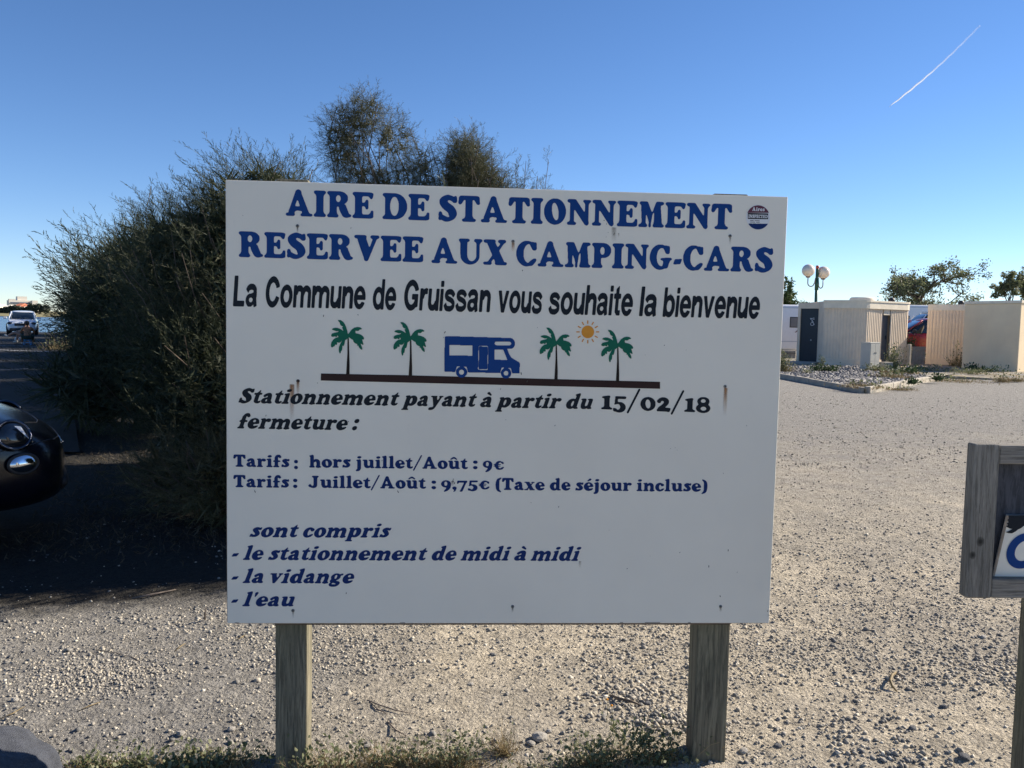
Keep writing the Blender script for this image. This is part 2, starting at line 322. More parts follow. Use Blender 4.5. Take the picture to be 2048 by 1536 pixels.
G['t'] = (350, [('R', 75, 100, 240, 460), ('P', [(75, 440), (225, 640), (240, 640), (240, 440)]), ('R', 10, 410, 335, 490), ('S', [(160, 130, 84), (210, 60, 62), (300, 65, 50), (335, 110, 30)])])
G['d'] = (560, [('E', 220, 235, 220, 245), ('R', 320, 60, 490, 680), ('S', [(300, 655, 36), (430, 690, 48)]), ('S', [(420, 50, 56), (525, 42, 34)]), N_('E', 262, 240, 50, 130)])
G['x'] = (520, [('P', [(50, 470), (250, 470), (480, 30), (270, 30)]), Sf(0, 270, 464, 34), Sf(250, 520, 34, 34), ('P', [(400, 470), (470, 470), (160, 30), (70, 30)]), Sf(330, 510, 464, 34), Sf(0, 200, 34, 34)])
G['c'] = (430, [('E', 220, 245, 220, 255), N_('E', 270, 245, 88, 160), N_('P', [(270, 210), (500, 130), (500, 350), (270, 320)]), ('E', 340, 370, 82, 80), ('S', [(320, 80, 62), (400, 145, 32)])])
G['p'] = (560, [('R', 60, -150, 230, 440), ('S', [(40, 450, 36), (150, 455, 46)]), Sf(0, 300, -155, 36), Br(0, 300, 60, 230, -155, 70), ('E', 335, 250, 210, 245), N_('E', 290, 250, 48, 135), ('R', 60, 0, 230, 400)])
G['v'] = (530, [('P', [(60, 470), (250, 470), (350, 220), (300, 0), (220, 0)]), Sf(0, 280, 460, 36), ('P', [(270, 60), (400, 460), (490, 460), (310, 0), (230, 10)]), Sf(340, 530, 460, 36), ('E', 262, 40, 46, 46)])
G['y'] = (530, [('P', [(60, 470), (250, 470), (350, 220), (300, 20), (230, 20)]), Sf(0, 280, 460, 36), ('S', [(435, 450, 42), (330, 120, 50), (250, -80, 62), (130, -110, 70)]), Sf(340, 530, 460, 36)])
G['g'] = (500, [('E', 210, 320, 195, 175), N_('E', 212, 320, 46, 100), ('S', [(350, 410, 40), (440, 440, 50)]), ('S', [(110, 190, 50), (80, 110, 56), (250, 75, 62), (390, 20, 70), (330, -90, 62), (150, -100, 60), (70, -40, 50), (120, 30, 40)]), N_('E', 225, -22, 80, 24)])
G['j'] = (300, [('R', 70, -40, 240, 460), ('S', [(50, 440, 36), (180, 465, 46)]), ('E', 160, 620, 100, 72, 8), ('S', [(155, 20, 85), (130, -90, 74), (50, -130, 56)])])
G[':'] = (190, [('E', 95, 90, 95, 90), ('E', 95, 385, 95, 90)])
G[','] = (190, [('E', 100, 75, 95, 90), ('S', [(130, 60, 60), (120, -60, 36), (60, -130, 16)])])
G["'"] = (150, [('S', [(80, 640, 66), (60, 480, 26)])])
G['/'] = (420, [('S', [(30, -90, 34), (390, 760, 34)])])
G['('] = (290, [('S', [(250, 690, 34), (120, 560, 74), (95, 300, 90), (120, 20, 74), (250, -110, 34)])])
G[')'] = (290, [('S', [(40, 690, 34), (170, 560, 74), (195, 300, 90), (170, 20, 74), (40, -110, 34)])])
G['1'] = (370, [('R', 100, 40, 280, 470), Sf(0, 370, 34, 38), Br(0, 370, 100, 280, 34, 80), ('S', [(50, 440, 34), (250, 465, 46)]), ('P', [(30, 440), (110, 490), (280, 500), (280, 420), (120, 380)])])
G['0'] = (500, [('E', 250, 245, 250, 255), N_('E', 250, 245, 82, 165, 6)])
G['2'] = (470, [('S', [(95, 360, 74), (170, 430, 66), (270, 430, 74), (340, 350, 84), (270, 220, 70), (110, 90, 60)]), ('P', [(20, 50), (90, 130), (420, 130), (450, 30), (430, -20), (20, -10)]), ('S', [(410, 20, 50), (455, 100, 26)]), N_('E', 195, 345, 44, 24)])
G['8'] = (480, [('E', 240, 150, 240, 175), ('E', 240, 400, 205, 165), N_('E', 235, 415, 82, 66), N_('E', 250, 135, 95, 72), ('R', 120, 230, 360, 320)])
G['5'] = (440, [('R', 70, 390, 400, 490), ('P', [(70, 490), (150, 490), (150, 260), (50, 230)]), ('E', 205, 95, 215, 195), N_('E', 150, 105, 88, 105), N_('R', -60, 60, 90, 190), ('E', 72, -10, 68, 62), ('E', 405, 445, 24, 44)])
G['9'] = (460, [('E', 215, 300, 215, 200), N_('E', 205, 310, 66, 118), ('S', [(350, 300, 80), (330, 120, 80), (250, -20, 66), (150, -105, 34)])])
G['7'] = (450, [('R', 30, 370, 440, 485), ('S', [(50, 440, 44), (30, 330, 30)]), ('P', [(430, 450), (330, 160), (240, -110), (120, -120), (140, -60), (310, 390)]), ('E', 175, -90, 62, 40)])
G['€'] = (480, [('E', 270, 245, 200, 250), N_('E', 320, 245, 110, 165), N_('P', [(320, 200), (600, 130), (600, 340), (320, 300)]), ('S', [(400, 400, 54), (430, 350, 34)]), ('S', [(380, 80, 56), (450, 140, 30)]), ('S', [(20, 295, 24), (330, 295, 24)]), ('S', [(20, 205, 24), (310, 205, 24)])])
G['û'] = (560, G['u'][1]+[('S', [(130, 570, 34), (270, 655, 48), (400, 570, 34)])])
G['é'] = (460, G['e'][1]+[('S', [(180, 570, 26), (300, 660, 60)])])
G['à'] = (490, G['a'][1]+[('S', [(300, 570, 30), (180, 665, 56)])])
# upright grotesque (bold)
H = {}
H['L'] = (500, [('R', 0, 0, 150, 720), ('R', 0, 0, 480, 125)])
H['C'] = (640, [('E', 330, 360, 330, 372), N_('E', 330, 360, 178, 240), N_('P', [(330, 300), (700, 200), (760, 520), (340, 430)]), ])
H['G'] = (690, [('E', 345, 360, 345, 372), N_('E', 345, 360, 190, 240), N_('P', [(360, 390), (800, 390), (760, 520), (360, 430)]), ('R', 350, 260, 660, 385), ('R', 540, 60, 660, 385), N_('R', 660, -40, 760, 400)])
H['G'] = (690, [('E', 345, 360, 345, 372), N_('E', 345, 360, 190, 240), N_('P', [(345, 385), (720, 385), (760, 520), (345, 430)]), N_('R', 655, -40, 760, 400), ('R', 370, 265, 655, 385), ('P', [(520, 385), (655, 385), (655, 90), (520, 60)])])
H['o'] = (560, [('E', 280, 262, 280, 276), N_('E', 280, 262, 138, 158)])
H['n'] = (500, [('R', 0, 0, 138, 525), ('F', [(110, 330), (200, 440), (330, 455), (425, 390), (432, 250), (432, 0)], 69)])
H['m'] = (820, [('R', 0, 0, 138, 525), ('F', [(110, 340), (190, 445), (300, 460), (395, 400), (410, 260), (410, 0)], 66), ('F', [(430, 340), (520, 445), (620, 460), (730, 400), (750, 260), (750, 0)], 66)])
H['u'] = (500, [('R', 362, 0, 500, 525), ('F', [(68, 525), (68, 270), (80, 130), (170, 68), (300, 85), (395, 200)], 68)])
H['h'] = (500, [('R', 0, 0, 138, 720), ('F', [(110, 330), (200, 440), (330, 455), (425, 390), (432, 250), (432, 0)], 69)])
H['r'] = (340, [('R', 0, 0, 138, 525), ('F', [(110, 310), (170, 430), (260, 470), (345, 465)], 62)])
H['l'] = (138, [('R', 0, 0, 138, 720)])
H['i'] = (138, [('R', 0, 0, 138, 525), ('R', 0, 595, 138, 720)])
H['t'] = (320, [('R', 85, 60, 223, 525), ('P', [(85, 500), (85, 640), (223, 730), (223, 500)]), ('R', 0, 415, 315, 525), ('F', [(154, 160), (170, 80), (230, 52), (320, 58)], 58)])
H['e'] = (540, [('E', 270, 262, 270, 276), N_('E', 270, 262, 132, 165), ('R', 80, 215, 520, 315), N_('P', [(300, 215), (600, 215), (600, 130), (400, 150), (300, 180)]), N_('R', 540, 100, 600, 250)])
H['d'] = (560, [('E', 265, 262, 265, 274), N_('E', 275, 262, 132, 158), ('R', 415, 0, 553, 720)])
H['b'] = (560, [('E', 290, 262, 265, 274), N_('E', 280, 262, 132, 158), ('R', 0, 0, 138, 720)])
H['s'] = (500, [('F', [(450, 370), (380, 440), (250, 470), (110, 440), (80, 370), (150, 310), (330, 260), (430, 200), (430, 110), (330, 55), (230, 48), (110, 70), (40, 160)], 58)])
H['a'] = (520, [('F', [(45, 370), (120, 450), (260, 475), (380, 430), (405, 330), (405, 140), (440, 0)], 64), ('E', 185, 145, 185, 152), ('P', [(100, 270), (400, 340), (400, 230), (180, 210)]), N_('E', 225, 155, 92, 68), ('R', 335, 60, 468, 350)])
H['v'] = (530, [('P', [(0, 525), (148, 525), (265, 150), (385, 525), (530, 525), (335, 0), (195, 0)])])
H['c'] = (520, [('E', 270, 262, 270, 276), N_('E', 270, 262, 132, 158), N_('P', [(270, 220), (640, 150), (640, 380), (270, 310)])])
def nest(loops):
    """outlines sorted into outer ones, each with its own holes"""
    L = [np.asarray(l, float) for l in loops]; ar = [abs(float(np.sum(l[:, 0]*np.roll(l[:, 1], -1)-l[:, 1]*np.roll(l[:, 0], -1)))) for l in L]
    ins = [[j for j in range(len(L)) if ar[j] > ar[i] and bool(_inpoly(L[i][:1, 0], L[i][:1, 1], L[j])[0])] for i in range(len(L))]
    out = {i: [L[i]] for i in range(len(L)) if len(ins[i]) % 2 == 0}
    for i in range(len(L)):
        if len(ins[i]) % 2: out[min(ins[i], key=lambda j: ar[j])].append(L[i])
    return list(out.values())
_tr = {}
def glyph(ch, sans=False):
    k = (ch, sans)
    if k not in _tr:
        w, ops = (H if sans else G)[ch]
        _tr[k] = (w, trace(ops, -60, -260, w+60, 800, 11, 12 if sans else 17, (.20 if sans else .5)))
    return _tr[k]
def word_loops(word, slant=0, sans=False, track=0, size=None):
    """list of glyphs, each a list of outlines, in glyph units, ink starting at x = 0; and the ink width"""
    x = 0; out = []
    for ch in word:
        w, L = glyph(ch, sans)
        gap = (62 if sans else (26 if ch.isupper() else 16))+track
        out.append([np.c_[l[:, 0]+x+slant*l[:, 1], l[:, 1]] for l in L]); x += w+gap
    a = np.vstack([l for g in out for l in g]); lo, hi = a[:, 0].min(), a[:, 0].max()
    return [[np.c_[l[:, 0]-lo, l[:, 1]] for l in g] for g in out], hi-lo
# ---------------------------------------------------------------- materials of the place
def ground_material():
    t = NT('gravel_dust', .95, 0, .15)
    v = t.tc.outputs['Object']
    big = t.noise(.55, 5, .6, v); mid = t.noise(3.2, 6, .65, v); fine = t.noise(75, 6, .75, v); grit = t.noise(230, 3, .7, v)
    sep = t.n('ShaderNodeSeparateXYZ'); t.l(v, sep.inputs[0])
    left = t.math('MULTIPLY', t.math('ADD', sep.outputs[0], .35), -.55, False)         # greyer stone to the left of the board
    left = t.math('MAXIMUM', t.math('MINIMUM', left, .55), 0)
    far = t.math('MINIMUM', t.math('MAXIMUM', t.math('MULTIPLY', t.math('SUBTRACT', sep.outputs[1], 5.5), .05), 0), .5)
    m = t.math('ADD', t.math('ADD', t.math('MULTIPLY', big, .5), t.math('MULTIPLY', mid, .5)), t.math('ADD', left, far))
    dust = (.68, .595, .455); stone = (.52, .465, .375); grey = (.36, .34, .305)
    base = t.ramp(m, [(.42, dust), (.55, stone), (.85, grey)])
    sp = t.ramp(fine, [(.28, .36), (.44, .84), (.58, 1.05), (.75, 1.4)])
    base = t.mix(1.0, base, sp, 'MULTIPLY')
    n2 = t.noise(26, 5, .8, v); n3 = t.noise(9, 5, .8, v); base = t.mix(1.0, base, t.ramp(n2, [(.30, .55), (.44, .90), (.56, 1.05), (.72, 1.35)]), 'MULTIPLY'); base = t.mix(1.0, base, t.ramp(n3, [(.32, .72), (.5, 1.0), (.70, 1.18)]), 'MULTIPLY')
    gr = t.ramp(grit, [(.3, .62), (.5, 1.0), (.72, 1.35)]); base = t.mix(1.0, base, gr, 'MULTIPLY')
    dl = t.math('SUBTRACT', t.math('SUBTRACT', sep.outputs[1], t.math('MULTIPLY', sep.outputs[0], .30)), 4.72)   # dark soil under the hedge; out to this line its cast shadow is painted in
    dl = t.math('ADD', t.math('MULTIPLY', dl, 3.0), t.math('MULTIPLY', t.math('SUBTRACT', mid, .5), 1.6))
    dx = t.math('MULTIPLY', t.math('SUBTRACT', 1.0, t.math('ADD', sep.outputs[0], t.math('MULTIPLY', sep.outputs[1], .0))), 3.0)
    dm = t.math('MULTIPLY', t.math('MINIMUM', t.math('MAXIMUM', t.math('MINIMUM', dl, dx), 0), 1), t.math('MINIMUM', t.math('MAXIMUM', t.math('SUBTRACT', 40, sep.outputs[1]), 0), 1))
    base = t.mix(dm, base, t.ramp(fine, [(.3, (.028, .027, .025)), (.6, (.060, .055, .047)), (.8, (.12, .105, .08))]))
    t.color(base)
    vo = t.n('ShaderNodeTexVoronoi'); vo.inputs['Scale'].default_value = 60; t.l(v, vo.inputs['Vector'])
    h = t.math('ADD', t.math('ADD', t.math('MULTIPLY', fine, 1.0), t.math('MULTIPLY', n2, 2.6)), t.math('MULTIPLY', vo.outputs[0], -.8)); t.bump(h, 1.0, .016)
    return t.m
M = {}
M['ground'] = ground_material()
def stone_material(name, stops, rough=.9):
    t = NT(name, rough, 0, .2); g = t.n('ShaderNodeNewGeometry'); c = t.ramp(g.outputs['Random Per Island'], stops)
    c = t.mix(1.0, c, t.ramp(t.noise(90, 4), [(.3, .75), (.7, 1.2)]), 'MULTIPLY'); t.color(c); t.bump(t.noise(140, 4), .4, .004); return t.m
M['gravel'] = stone_material('gravel_stone', [(0, (.15, .147, .14)), (.3, (.25, .238, .215)), (.7, (.39, .35, .285)), (.93, (.50, .45, .36)), (1, (.66, .61, .51))])
M['pebble'] = stone_material('pebble_stone', [(0, (.10, .10, .11)), (.5, (.20, .195, .19)), (1, (.40, .38, .36))])
M['rock'] = simple('pale_rock', (.42, .39, .34), .9, var=.25, scale=20, bump=.6, bscale=50)
M['boulder'] = simple('grey_boulder', (.17, .17, .175), .9, var=.25, scale=9, bump=.8, bscale=70)
M['dark_boulder'] = simple('dark_boulder', (.085, .092, .11), .95, var=.3, scale=7, bump=1.0, bscale=90)  # shade put into the colour, so that sunlit parts look shaded too
def asphalt_material():
    t = NT('asphalt', .92, 0, .2); c = t.ramp(t.noise(.8, 6), [(.3, (.020, .021, .023)), (.7, (.034, .034, .035))])
    c = t.mix(1.0, c, t.ramp(t.noise(120, 4, .8), [(.3, .6), (.5, 1), (.75, 1.9)]), 'MULTIPLY'); t.color(c); t.bump(t.noise(150, 3), .5, .006); return t.m
M['asphalt'] = asphalt_material()
def line_material():
    t = NT('road_paint', .8); c = t.ramp(t.noise(9, 7, .8), [(.38, (.10, .10, .10)), (.52, (.62, .63, .66)), (.8, (.75, .76, .78))]); t.color(c); return t.m
M['line'] = line_material()
def island_material():
    t = NT('dry_island_soil', .95, 0, .15); a = t.noise(.35, 5); b = t.noise(2.2, 6, .7); f = t.noise(16, 5, .8)
    c = t.ramp(b, [(.36, (.27, .27, .265)), (.5, (.33, .295, .235)), (.6, (.34, .265, .155)), (.72, (.15, .165, .07))])
    c = t.mix(1.0, c, t.ramp(f, [(.3, .55), (.5, 1), (.75, 1.4)]), 'MULTIPLY'); t.color(c); t.bump(f, .8, .04); return t.m
M['island'] = island_material()
M['bank'] = simple('far_bank_grass', (.24, .21, .10), .95, var=.3, scale=.15)
M['concrete'] = simple('concrete', (.40, .37, .33), .9, var=.15, scale=4, bump=.3, bscale=60)
M['kerb'] = simple('kerb_concrete', (.42, .375, .30), .9, var=.22, scale=7, bump=.4, bscale=50)
M['quay'] = simple('quay_concrete', (.18, .18, .18), .9)
def water_material():
    t = NT('lagoon_water', .08, 0, .5); t.color(t.ramp(t.noise(.02, 3), [(.3, (.045, .10, .16)), (.7, (.07, .14, .20))])); t.bump(t.noise(1.2, 5, .6, t.vec((1, .45, 1))), .5, .3); t.b.inputs['Roughness'].default_value = .22; return t.m
M['water'] = water_material()
M['soil'] = simple('dark_hedge_soil', (.050, .046, .040), .95, var=.35, scale=5, bump=.6, bscale=60)
def board_material():
    t = NT('white_sheet', .42, 0, .4)
    c = t.ramp(t.noise(1.4, 4), [(.3, (.75, .71, .61)), (.7, (.82, .78, .67))])
    c = t.mix(t.ramp(t.noise(14, 8, .8, t.vec((1, 1, .35))), [(.62, 0.0), (.78, .22)]), c, (.42, .40, .36))
    t.color(c); t.bump(t.noise(220, 3), .06, .002); return t.m
M['sheet'] = board_material()
M['edge'] = simple('board_edge', (.30, .24, .18), .9, var=.4, scale=25)
M['blue'] = simple('blue_vinyl', (.006, .048, .20), .45, var=.05, scale=3)
M['navy'] = simple('navy_vinyl', (.007, .028, .125), .45, var=.05, scale=3)
M['black_print'] = simple('black_vinyl', (.012, .017, .024), .45, var=.06, scale=3)
M['palm_green'] = simple('green_vinyl', (.008, .125, .075), .45, var=.05)
M['palm_trunk'] = simple('dark_vinyl', (.02, .014, .012), .45, var=.3, scale=9)
M['ground_bar'] = simple('brown_vinyl', (.038, .020, .018), .5, var=.15, scale=6)
M['orange'] = simple('orange_vinyl', (.72, .30, .04), .45, var=.05)
M['white_print'] = simple('white_print', (.70, .71, .72), .5, var=.03)
M['maroon'] = simple('maroon_print', (.10, .012, .035), .45, var=.05)
M['screw'] = simple('dull_zinc', (.22, .22, .21), .5, .7, var=.3, scale=200)
M['screw_rust'] = simple('rusted_screw', (.07, .04, .025), .8, .2, var=.3, scale=200)
M['dirt'] = simple('dirt_speck', (.07, .065, .055), .9, var=.3, scale=100)
def streak_material(name, c, amt):
    t = NT(name, .7); t.color(c); s = t.n('ShaderNodeSeparateXYZ'); t.l(t.tc.outputs['Generated'], s.inputs[0])
    f = t.math('POWER', s.outputs[2], 1.6); side = t.math('MULTIPLY', t.math('MULTIPLY', s.outputs[0], t.math('SUBTRACT', 1, s.outputs[0])), 4)
    nz = t.ramp(t.noise(5, 5, .7, t.vec((60, 1, 4))), [(.3, .25), (.65, 1.0)])
    a = t.math('MULTIPLY', t.math('MULTIPLY', t.math('MULTIPLY', f, side), nz), amt, True)
    t.l(a, t.b.inputs['Alpha']); return t.m
M['rust_streak'] = streak_material('rust_streak', (.42, .19, .06), .85)
M['dirt_streak'] = streak_material('dirt_streak', (.25, .24, .22), .5)
M['post_wood'] = wood_mat('weathered_post', (.085, .08, .060), (.30, .265, .18), (16, 16, 1.0), green=(.13, .135, .085))
M['rail_wood'] = wood_mat('brown_batten', (.09, .065, .05), (.20, .155, .12), (1.0, 16, 16))
M['stile_wood'] = wood_mat('grey_stile', (.15, .138, .115), (.32, .295, .25), (22, 22, 1.2), knots=((-.006, -.02, -.062, .011), (-.028, -.02, -.105, .009)), bump=.6)
M['rail_grey'] = wood_mat('grey_rail', (.17, .155, .13), (.34, .31, .265), (1.1, 20, 20), bump=.6)
M['back_ply'] = wood_mat('slate_plywood', (.055, .058, .068), (.10, .105, .12), (8, 8, 1.5), bump=.3)
M['bark'] = simple('bark', (.11, .085, .065), .9, var=.3, scale=14, bump=.5, bscale=30)
M['twig'] = simple('grey_twig', (.15, .12, .10), .9, var=.3, scale=20)
M['straw'] = foliage_mat('dry_straw', [(0, (.17, .12, .055)), (.5, (.30, .225, .11)), (1, (.44, .35, .19))], .2)
M['tamarisk'] = foliage_mat('tamarisk_green', [(0, (.028, .040, .022)), (.5, (.055, .068, .033)), (.85, (.095, .105, .05)), (1, (.13, .12, .065))], .2)
M['tamarisk_dry'] = foliage_mat('tamarisk_olive', [(0, (.060, .066, .034)), (.5, (.105, .110, .058)), (1, (.18, .165, .10))], .2)
M['weed'] = foliage_mat('weed_green', [(0, (.09, .115, .05)), (.5, (.17, .18, .09)), (1, (.34, .33, .20))], .3)
M['dark_weed'] = foliage_mat('dark_weed', [(0, (.025, .05, .02)), (.6, (.05, .085, .03)), (1, (.10, .13, .05))], .25)
M['tree_leaf'] = foliage_mat('grey_green_leaf', [(0, (.09, .11, .05)), (.5, (.16, .18, .09)), (1, (.27, .26, .14))], .4)
M['poplar_leaf'] = foliage_mat('bright_leaf', [(0, (.04, .07, .02)), (.5, (.075, .11, .035)), (1, (.14, .17, .06))], .25)
M['render'] = simple('beige_render', (.95, .75, .49), .92, var=.07, scale=1.2, bump=.5, bscale=35)
M['ribbed'] = simple('ribbed_concrete', (.86, .70, .51), .92, var=.08, scale=2.5, bump=.35, bscale=50)
M['cap'] = simple('roof_band', (.88, .78, .60), .9, var=.10, scale=3, bump=.2)
M['door_dark'] = simple('blue_black_door', (.010, .020, .030), .4, var=.1)
M['door_grey'] = simple('grey_door', (.10, .11, .12), .5, var=.1)
M['cabinet'] = simple('cream_plastic', (.58, .55, .46), .5, var=.06, scale=5)
M['seam'] = simple('dark_seam', (.03, .03, .03), .9)
M['lamp_green'] = simple('green_pole_paint', (.012, .075, .045), .4, var=.1)
M['lamp_red'] = simple('red_cap_paint', (.35, .04, .03), .45)
M['lamp_arm'] = simple('tan_arm_paint', (.28, .21, .15), .5)
def globe_material():
    t = NT('opal_globe', .25); t.color((.80, .72, .60)); t.b.inputs['Subsurface Weight'].default_value = .5; t.b.inputs['Subsurface Radius'].default_value = (.2, .17, .12); t.b.inputs['Subsurface Scale'].default_value = .5; return t.m
M['globe'] = globe_material()
M['white_paint'] = simple('white_gelcoat', (.78, .79, .80), .3, var=.03, coat=.5)
M['silver_paint'] = simple('pale_blue_paint', (.42, .47, .55), .3, .3, var=.03, coat=.6)
M['suv_paint'] = simple('pearl_white_paint', (.70, .74, .80), .25, var=.03, coat=.8)
M['red_paint'] = simple('red_car_paint', (.33, .018, .015), .3, var=.05, coat=.8)
M['black_paint'] = simple('black_car_paint', (.003, .004, .009), .25, 0, var=.05, spec=.35, coat=.45)
M['glass'] = simple('dark_car_glass', (.012, .018, .020), .06, 0, var=.05, coat=1.0)
M['grey_window'] = simple('tinted_acrylic', (.17, .18, .19), .12, var=.08, coat=.6)
M['rubber'] = simple('black_rubber', (.018, .018, .019), .8)
M['trim'] = simple('black_plastic', (.02, .021, .024), .55)
M['rim'] = simple('alloy_rim', (.42, .43, .45), .35, .8)
M['litter'] = foliage_mat('dead_leaf_litter', [(0, (.05, .04, .025)), (.5, (.09, .07, .045)), (1, (.15, .12, .08))], .1)
M['lamp_ring'] = simple('dull_chrome', (.075, .085, .11), .25, 1.0, var=.05)
M['chrome'] = simple('chrome', (.80, .82, .85), .06, 1.0, var=.02)
M['lens'] = simple('smoked_lens', (.012, .014, .018), .05, .0, var=.2, scale=30, coat=1.0)
M['plate'] = simple('number_plate', (.55, .55, .52), .5)
M['swoosh'] = simple('burgundy_decal', (.12, .02, .03), .4)
M['plank'] = simple('grey_plank', (.30, .28, .25), .85, var=.2)
M['skin'] = simple('tanned_skin', (.30, .135, .065), .55, var=.1)
M['skin_pale'] = simple('pale_tanned_skin', (.34, .20, .15), .6, var=.1)
M['hair'] = simple('dark_hair', (.012, .009, .008), .7)
M['shirt_dark'] = simple('dark_shirt', (.02, .022, .035), .9)
M['shorts'] = simple('dark_green_shorts', (.01, .025, .02), .9)
M['stool_blue'] = simple('blue_plastic', (.02, .20, .45), .4)
M['bag'] = simple('white_bag', (.45, .47, .47), .6, var=.3, scale=12)
M['far_white'] = simple('far_white_wall', (.74, .68, .58), .9, var=.04, scale=.2)
M['far_window'] = simple('far_window', (.10, .12, .16), .3)
M['roof_tile'] = simple('red_roof_tile', (.42, .14, .07), .9, var=.15, scale=.6)
M['hedge_far'] = foliage_mat('far_shrub_green', [(0, (.035, .045, .03)), (1, (.09, .10, .06))], .1)

# ---------------------------------------------------------------- ground
def vnoise(x, y, scale, seed, n=256):
    g = np.random.default_rng(seed).random((n, n)); u = (x*scale) % n; v = (y*scale) % n
    i = np.floor(u).astype(int); j = np.floor(v).astype(int); fu = u-i; fv = v-j; fu = fu*fu*(3-2*fu); fv = fv*fv*(3-2*fv); i1 = (i+1) % n; j1 = (j+1) % n; i %= n; j %= n
    return (g[i, j]*(1-fu)+g[i1, j]*fu)*(1-fv)+(g[i, j1]*(1-fu)+g[i1, j1]*fu)*fv
def hground(x, y):
    near = np.clip(1.25-np.hypot(x, y-3)/14, 0, 1)
    z = (vnoise(x, y, .7, 1)-.5)*.035+(vnoise(x, y, 3.1, 2)-.5)*.016+(vnoise(x, y, 11, 3)-.5)*.009+(vnoise(x, y, 37, 4)-.5)*.007+(vnoise(x, y, 90, 5)-.5)*.0035
    dip = np.clip((3.10-y)/.30, 0, 1); dip = dip*dip*(3-2*dip)*np.clip(2.2-np.abs(x)*.9, 0, 1)   # the ground drops a little towards the posts
    return z*near-.012*near-.030*dip
def axis(a, b, c, d0, grow):                         # dense between b..c, growing outwards
    mid = list(np.arange(b, c, d0)); r = []; x, d = c, d0
    while x < a[1]: r.append(x); d *= grow; x += d
    r.append(a[1]); l = []; x, d = b-d0, d0
    while x > a[0]: l.append(x); d *= grow; x -= d
    l.append(a[0]); return np.array(l[::-1]+mid+r)
gx = axis((-900, 900), -2.6, 3.4, .024, 1.045); gy = axis((-30, 1500), 2.2, 5.0, .02, 1.035)
X, Y = np.meshgrid(gx, gy, indexing='ij'); Z = hground(X, Y)
V = np.stack([X, Y, Z], -1).reshape(-1, 3); nx, ny = len(gx), len(gy)
I, J = np.meshgrid(np.arange(nx-1), np.arange(ny-1), indexing='ij'); a = (I*ny+J).ravel(); Fq = np.stack([a, a+ny, a+ny+1, a+1], 1)
cx = (gx[:-1]+gx[1:])/2; cy = (gy[:-1]+gy[1:])/2; CX, CY = np.meshgrid(cx, cy, indexing='ij')
ok = ~((CX.ravel() < -8) & (CY.ravel() > 62)); Fq = Fq[ok]
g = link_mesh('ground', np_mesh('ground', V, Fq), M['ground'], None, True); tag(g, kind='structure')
QY = float(gy[np.searchsorted(cy, 62)])
def sheet(name, poly, z, m, kind='structure', **k):
    o = MB().add([(x, y, z) for x, y in poly], [tuple(range(len(poly)))]).build(name, m, fixn=False, **k); tag(o, kind=kind); return o
HEDGE_EDGE = [(-2.9, 5.3), (-4.6, 9.0), (-8.6, 16.5), (-12.6, 24.0), (-18.5, 36.0), (-29, 61.8)]
sheet('road', [(-60, 61.8), (-60, 8.4)]+HEDGE_EDGE[1:], .020, M['asphalt'])
mb = MB()
for (p0, p1, w) in (((0, 740), (72, 737), .11), ((-60, 697.5), (97, 703.5), .16), ((-40, 690.5), (75, 692.5), .10), ((-60, 678), (22, 679.5), .12), ((-60, 673.5), (24, 674.5), .12), ((-80, 663.3), (16, 664.8), .3)):
    a, b = gp(*p0, .02), gp(*p1, .02); mb.add([(a.x, a.y-w/2, .024), (b.x, b.y-w/2, .024), (b.x, b.y+w/2, .024), (a.x, a.y+w/2, .024)], [(0, 1, 2, 3)])
tag(mb.build('road_marking', M['line'], fixn=False), kind='structure')
q = MB().box((-450, QY-.1, -.4), (884, .35, .9)).build('quay_wall', M['quay']); tag(q, 'low grey concrete quay edging the car park at the lagoon', 'quay')
w = MB().add([(-2000, QY-.3, -.6), (200, QY-.3, -.6), (200, 1800, -.6), (-2000, 1800, -.6)], [(0, 1, 2, 3)]).build('water', M['water'], fixn=False); tag(w, kind='structure')
bx = np.linspace(-900, 60, 60); rows = [(357, -.7), (364, -.1), (385, .9), (430, 1.6), (700, 2.2), (1700, 2.4)]
Vb = [(x, y+4*math.sin(x*.05)*(j < 3), z+.25*math.sin(x*.11+j)) for j, (y, z) in enumerate(rows) for x in bx]
Fb = [(j*60+i, j*60+i+1, (j+1)*60+i+1, (j+1)*60+i) for j in range(len(rows)-1) for i in range(59)]
tag(MB().add(Vb, Fb).build('far_bank', M['bank'], smooth=True, fixn=False), kind='structure')
# raised gravel island with kerbs on the right
K0, K1, K2 = gp(1478, 741), gp(1731, 787), gp(1886, 757.5)
IZ = .10
isl = [(K0.x-.0, K0.y), (K1.x, K1.y), (K2.x, K2.y), (K2.x+2.4, K2.y-.2), (28, 26), (60, 30), (60, 46), (-2, 46)]
def isl_h(x, y):
    d = (x-K2.x)*.0+(y-(K2.y-1.2))
    return IZ
mb = MB()
n = len(isl); zz = [IZ, IZ, IZ, .012, .012, .012, .06, .06]
cen = (17, 33, IZ)
mb.add([(x, y, z) for (x, y), z in zip(isl, zz)]+[cen, (14.5, 27.4, IZ), (18, 28.2, IZ)], [(0, 1, 9), (1, 2, 9), (2, 3, 9), (3, 10, 9), (3, 4, 10), (4, 8, 10), (10, 8, 9), (4, 5, 8), (5, 6, 8), (6, 7, 8), (7, 0, 8), (0, 9, 8)])
for i in range(4):
    (xa, ya), (xb, yb) = isl[i], isl[i+1]; mb.add([(xa, ya, zz[i]), (xb, yb, zz[i+1]), (xb, yb, -.06), (xa, ya, -.06)], [(0, 1, 2, 3)])
tag(mb.build('gravel_island', M['island'], fixn=False), kind='structure')
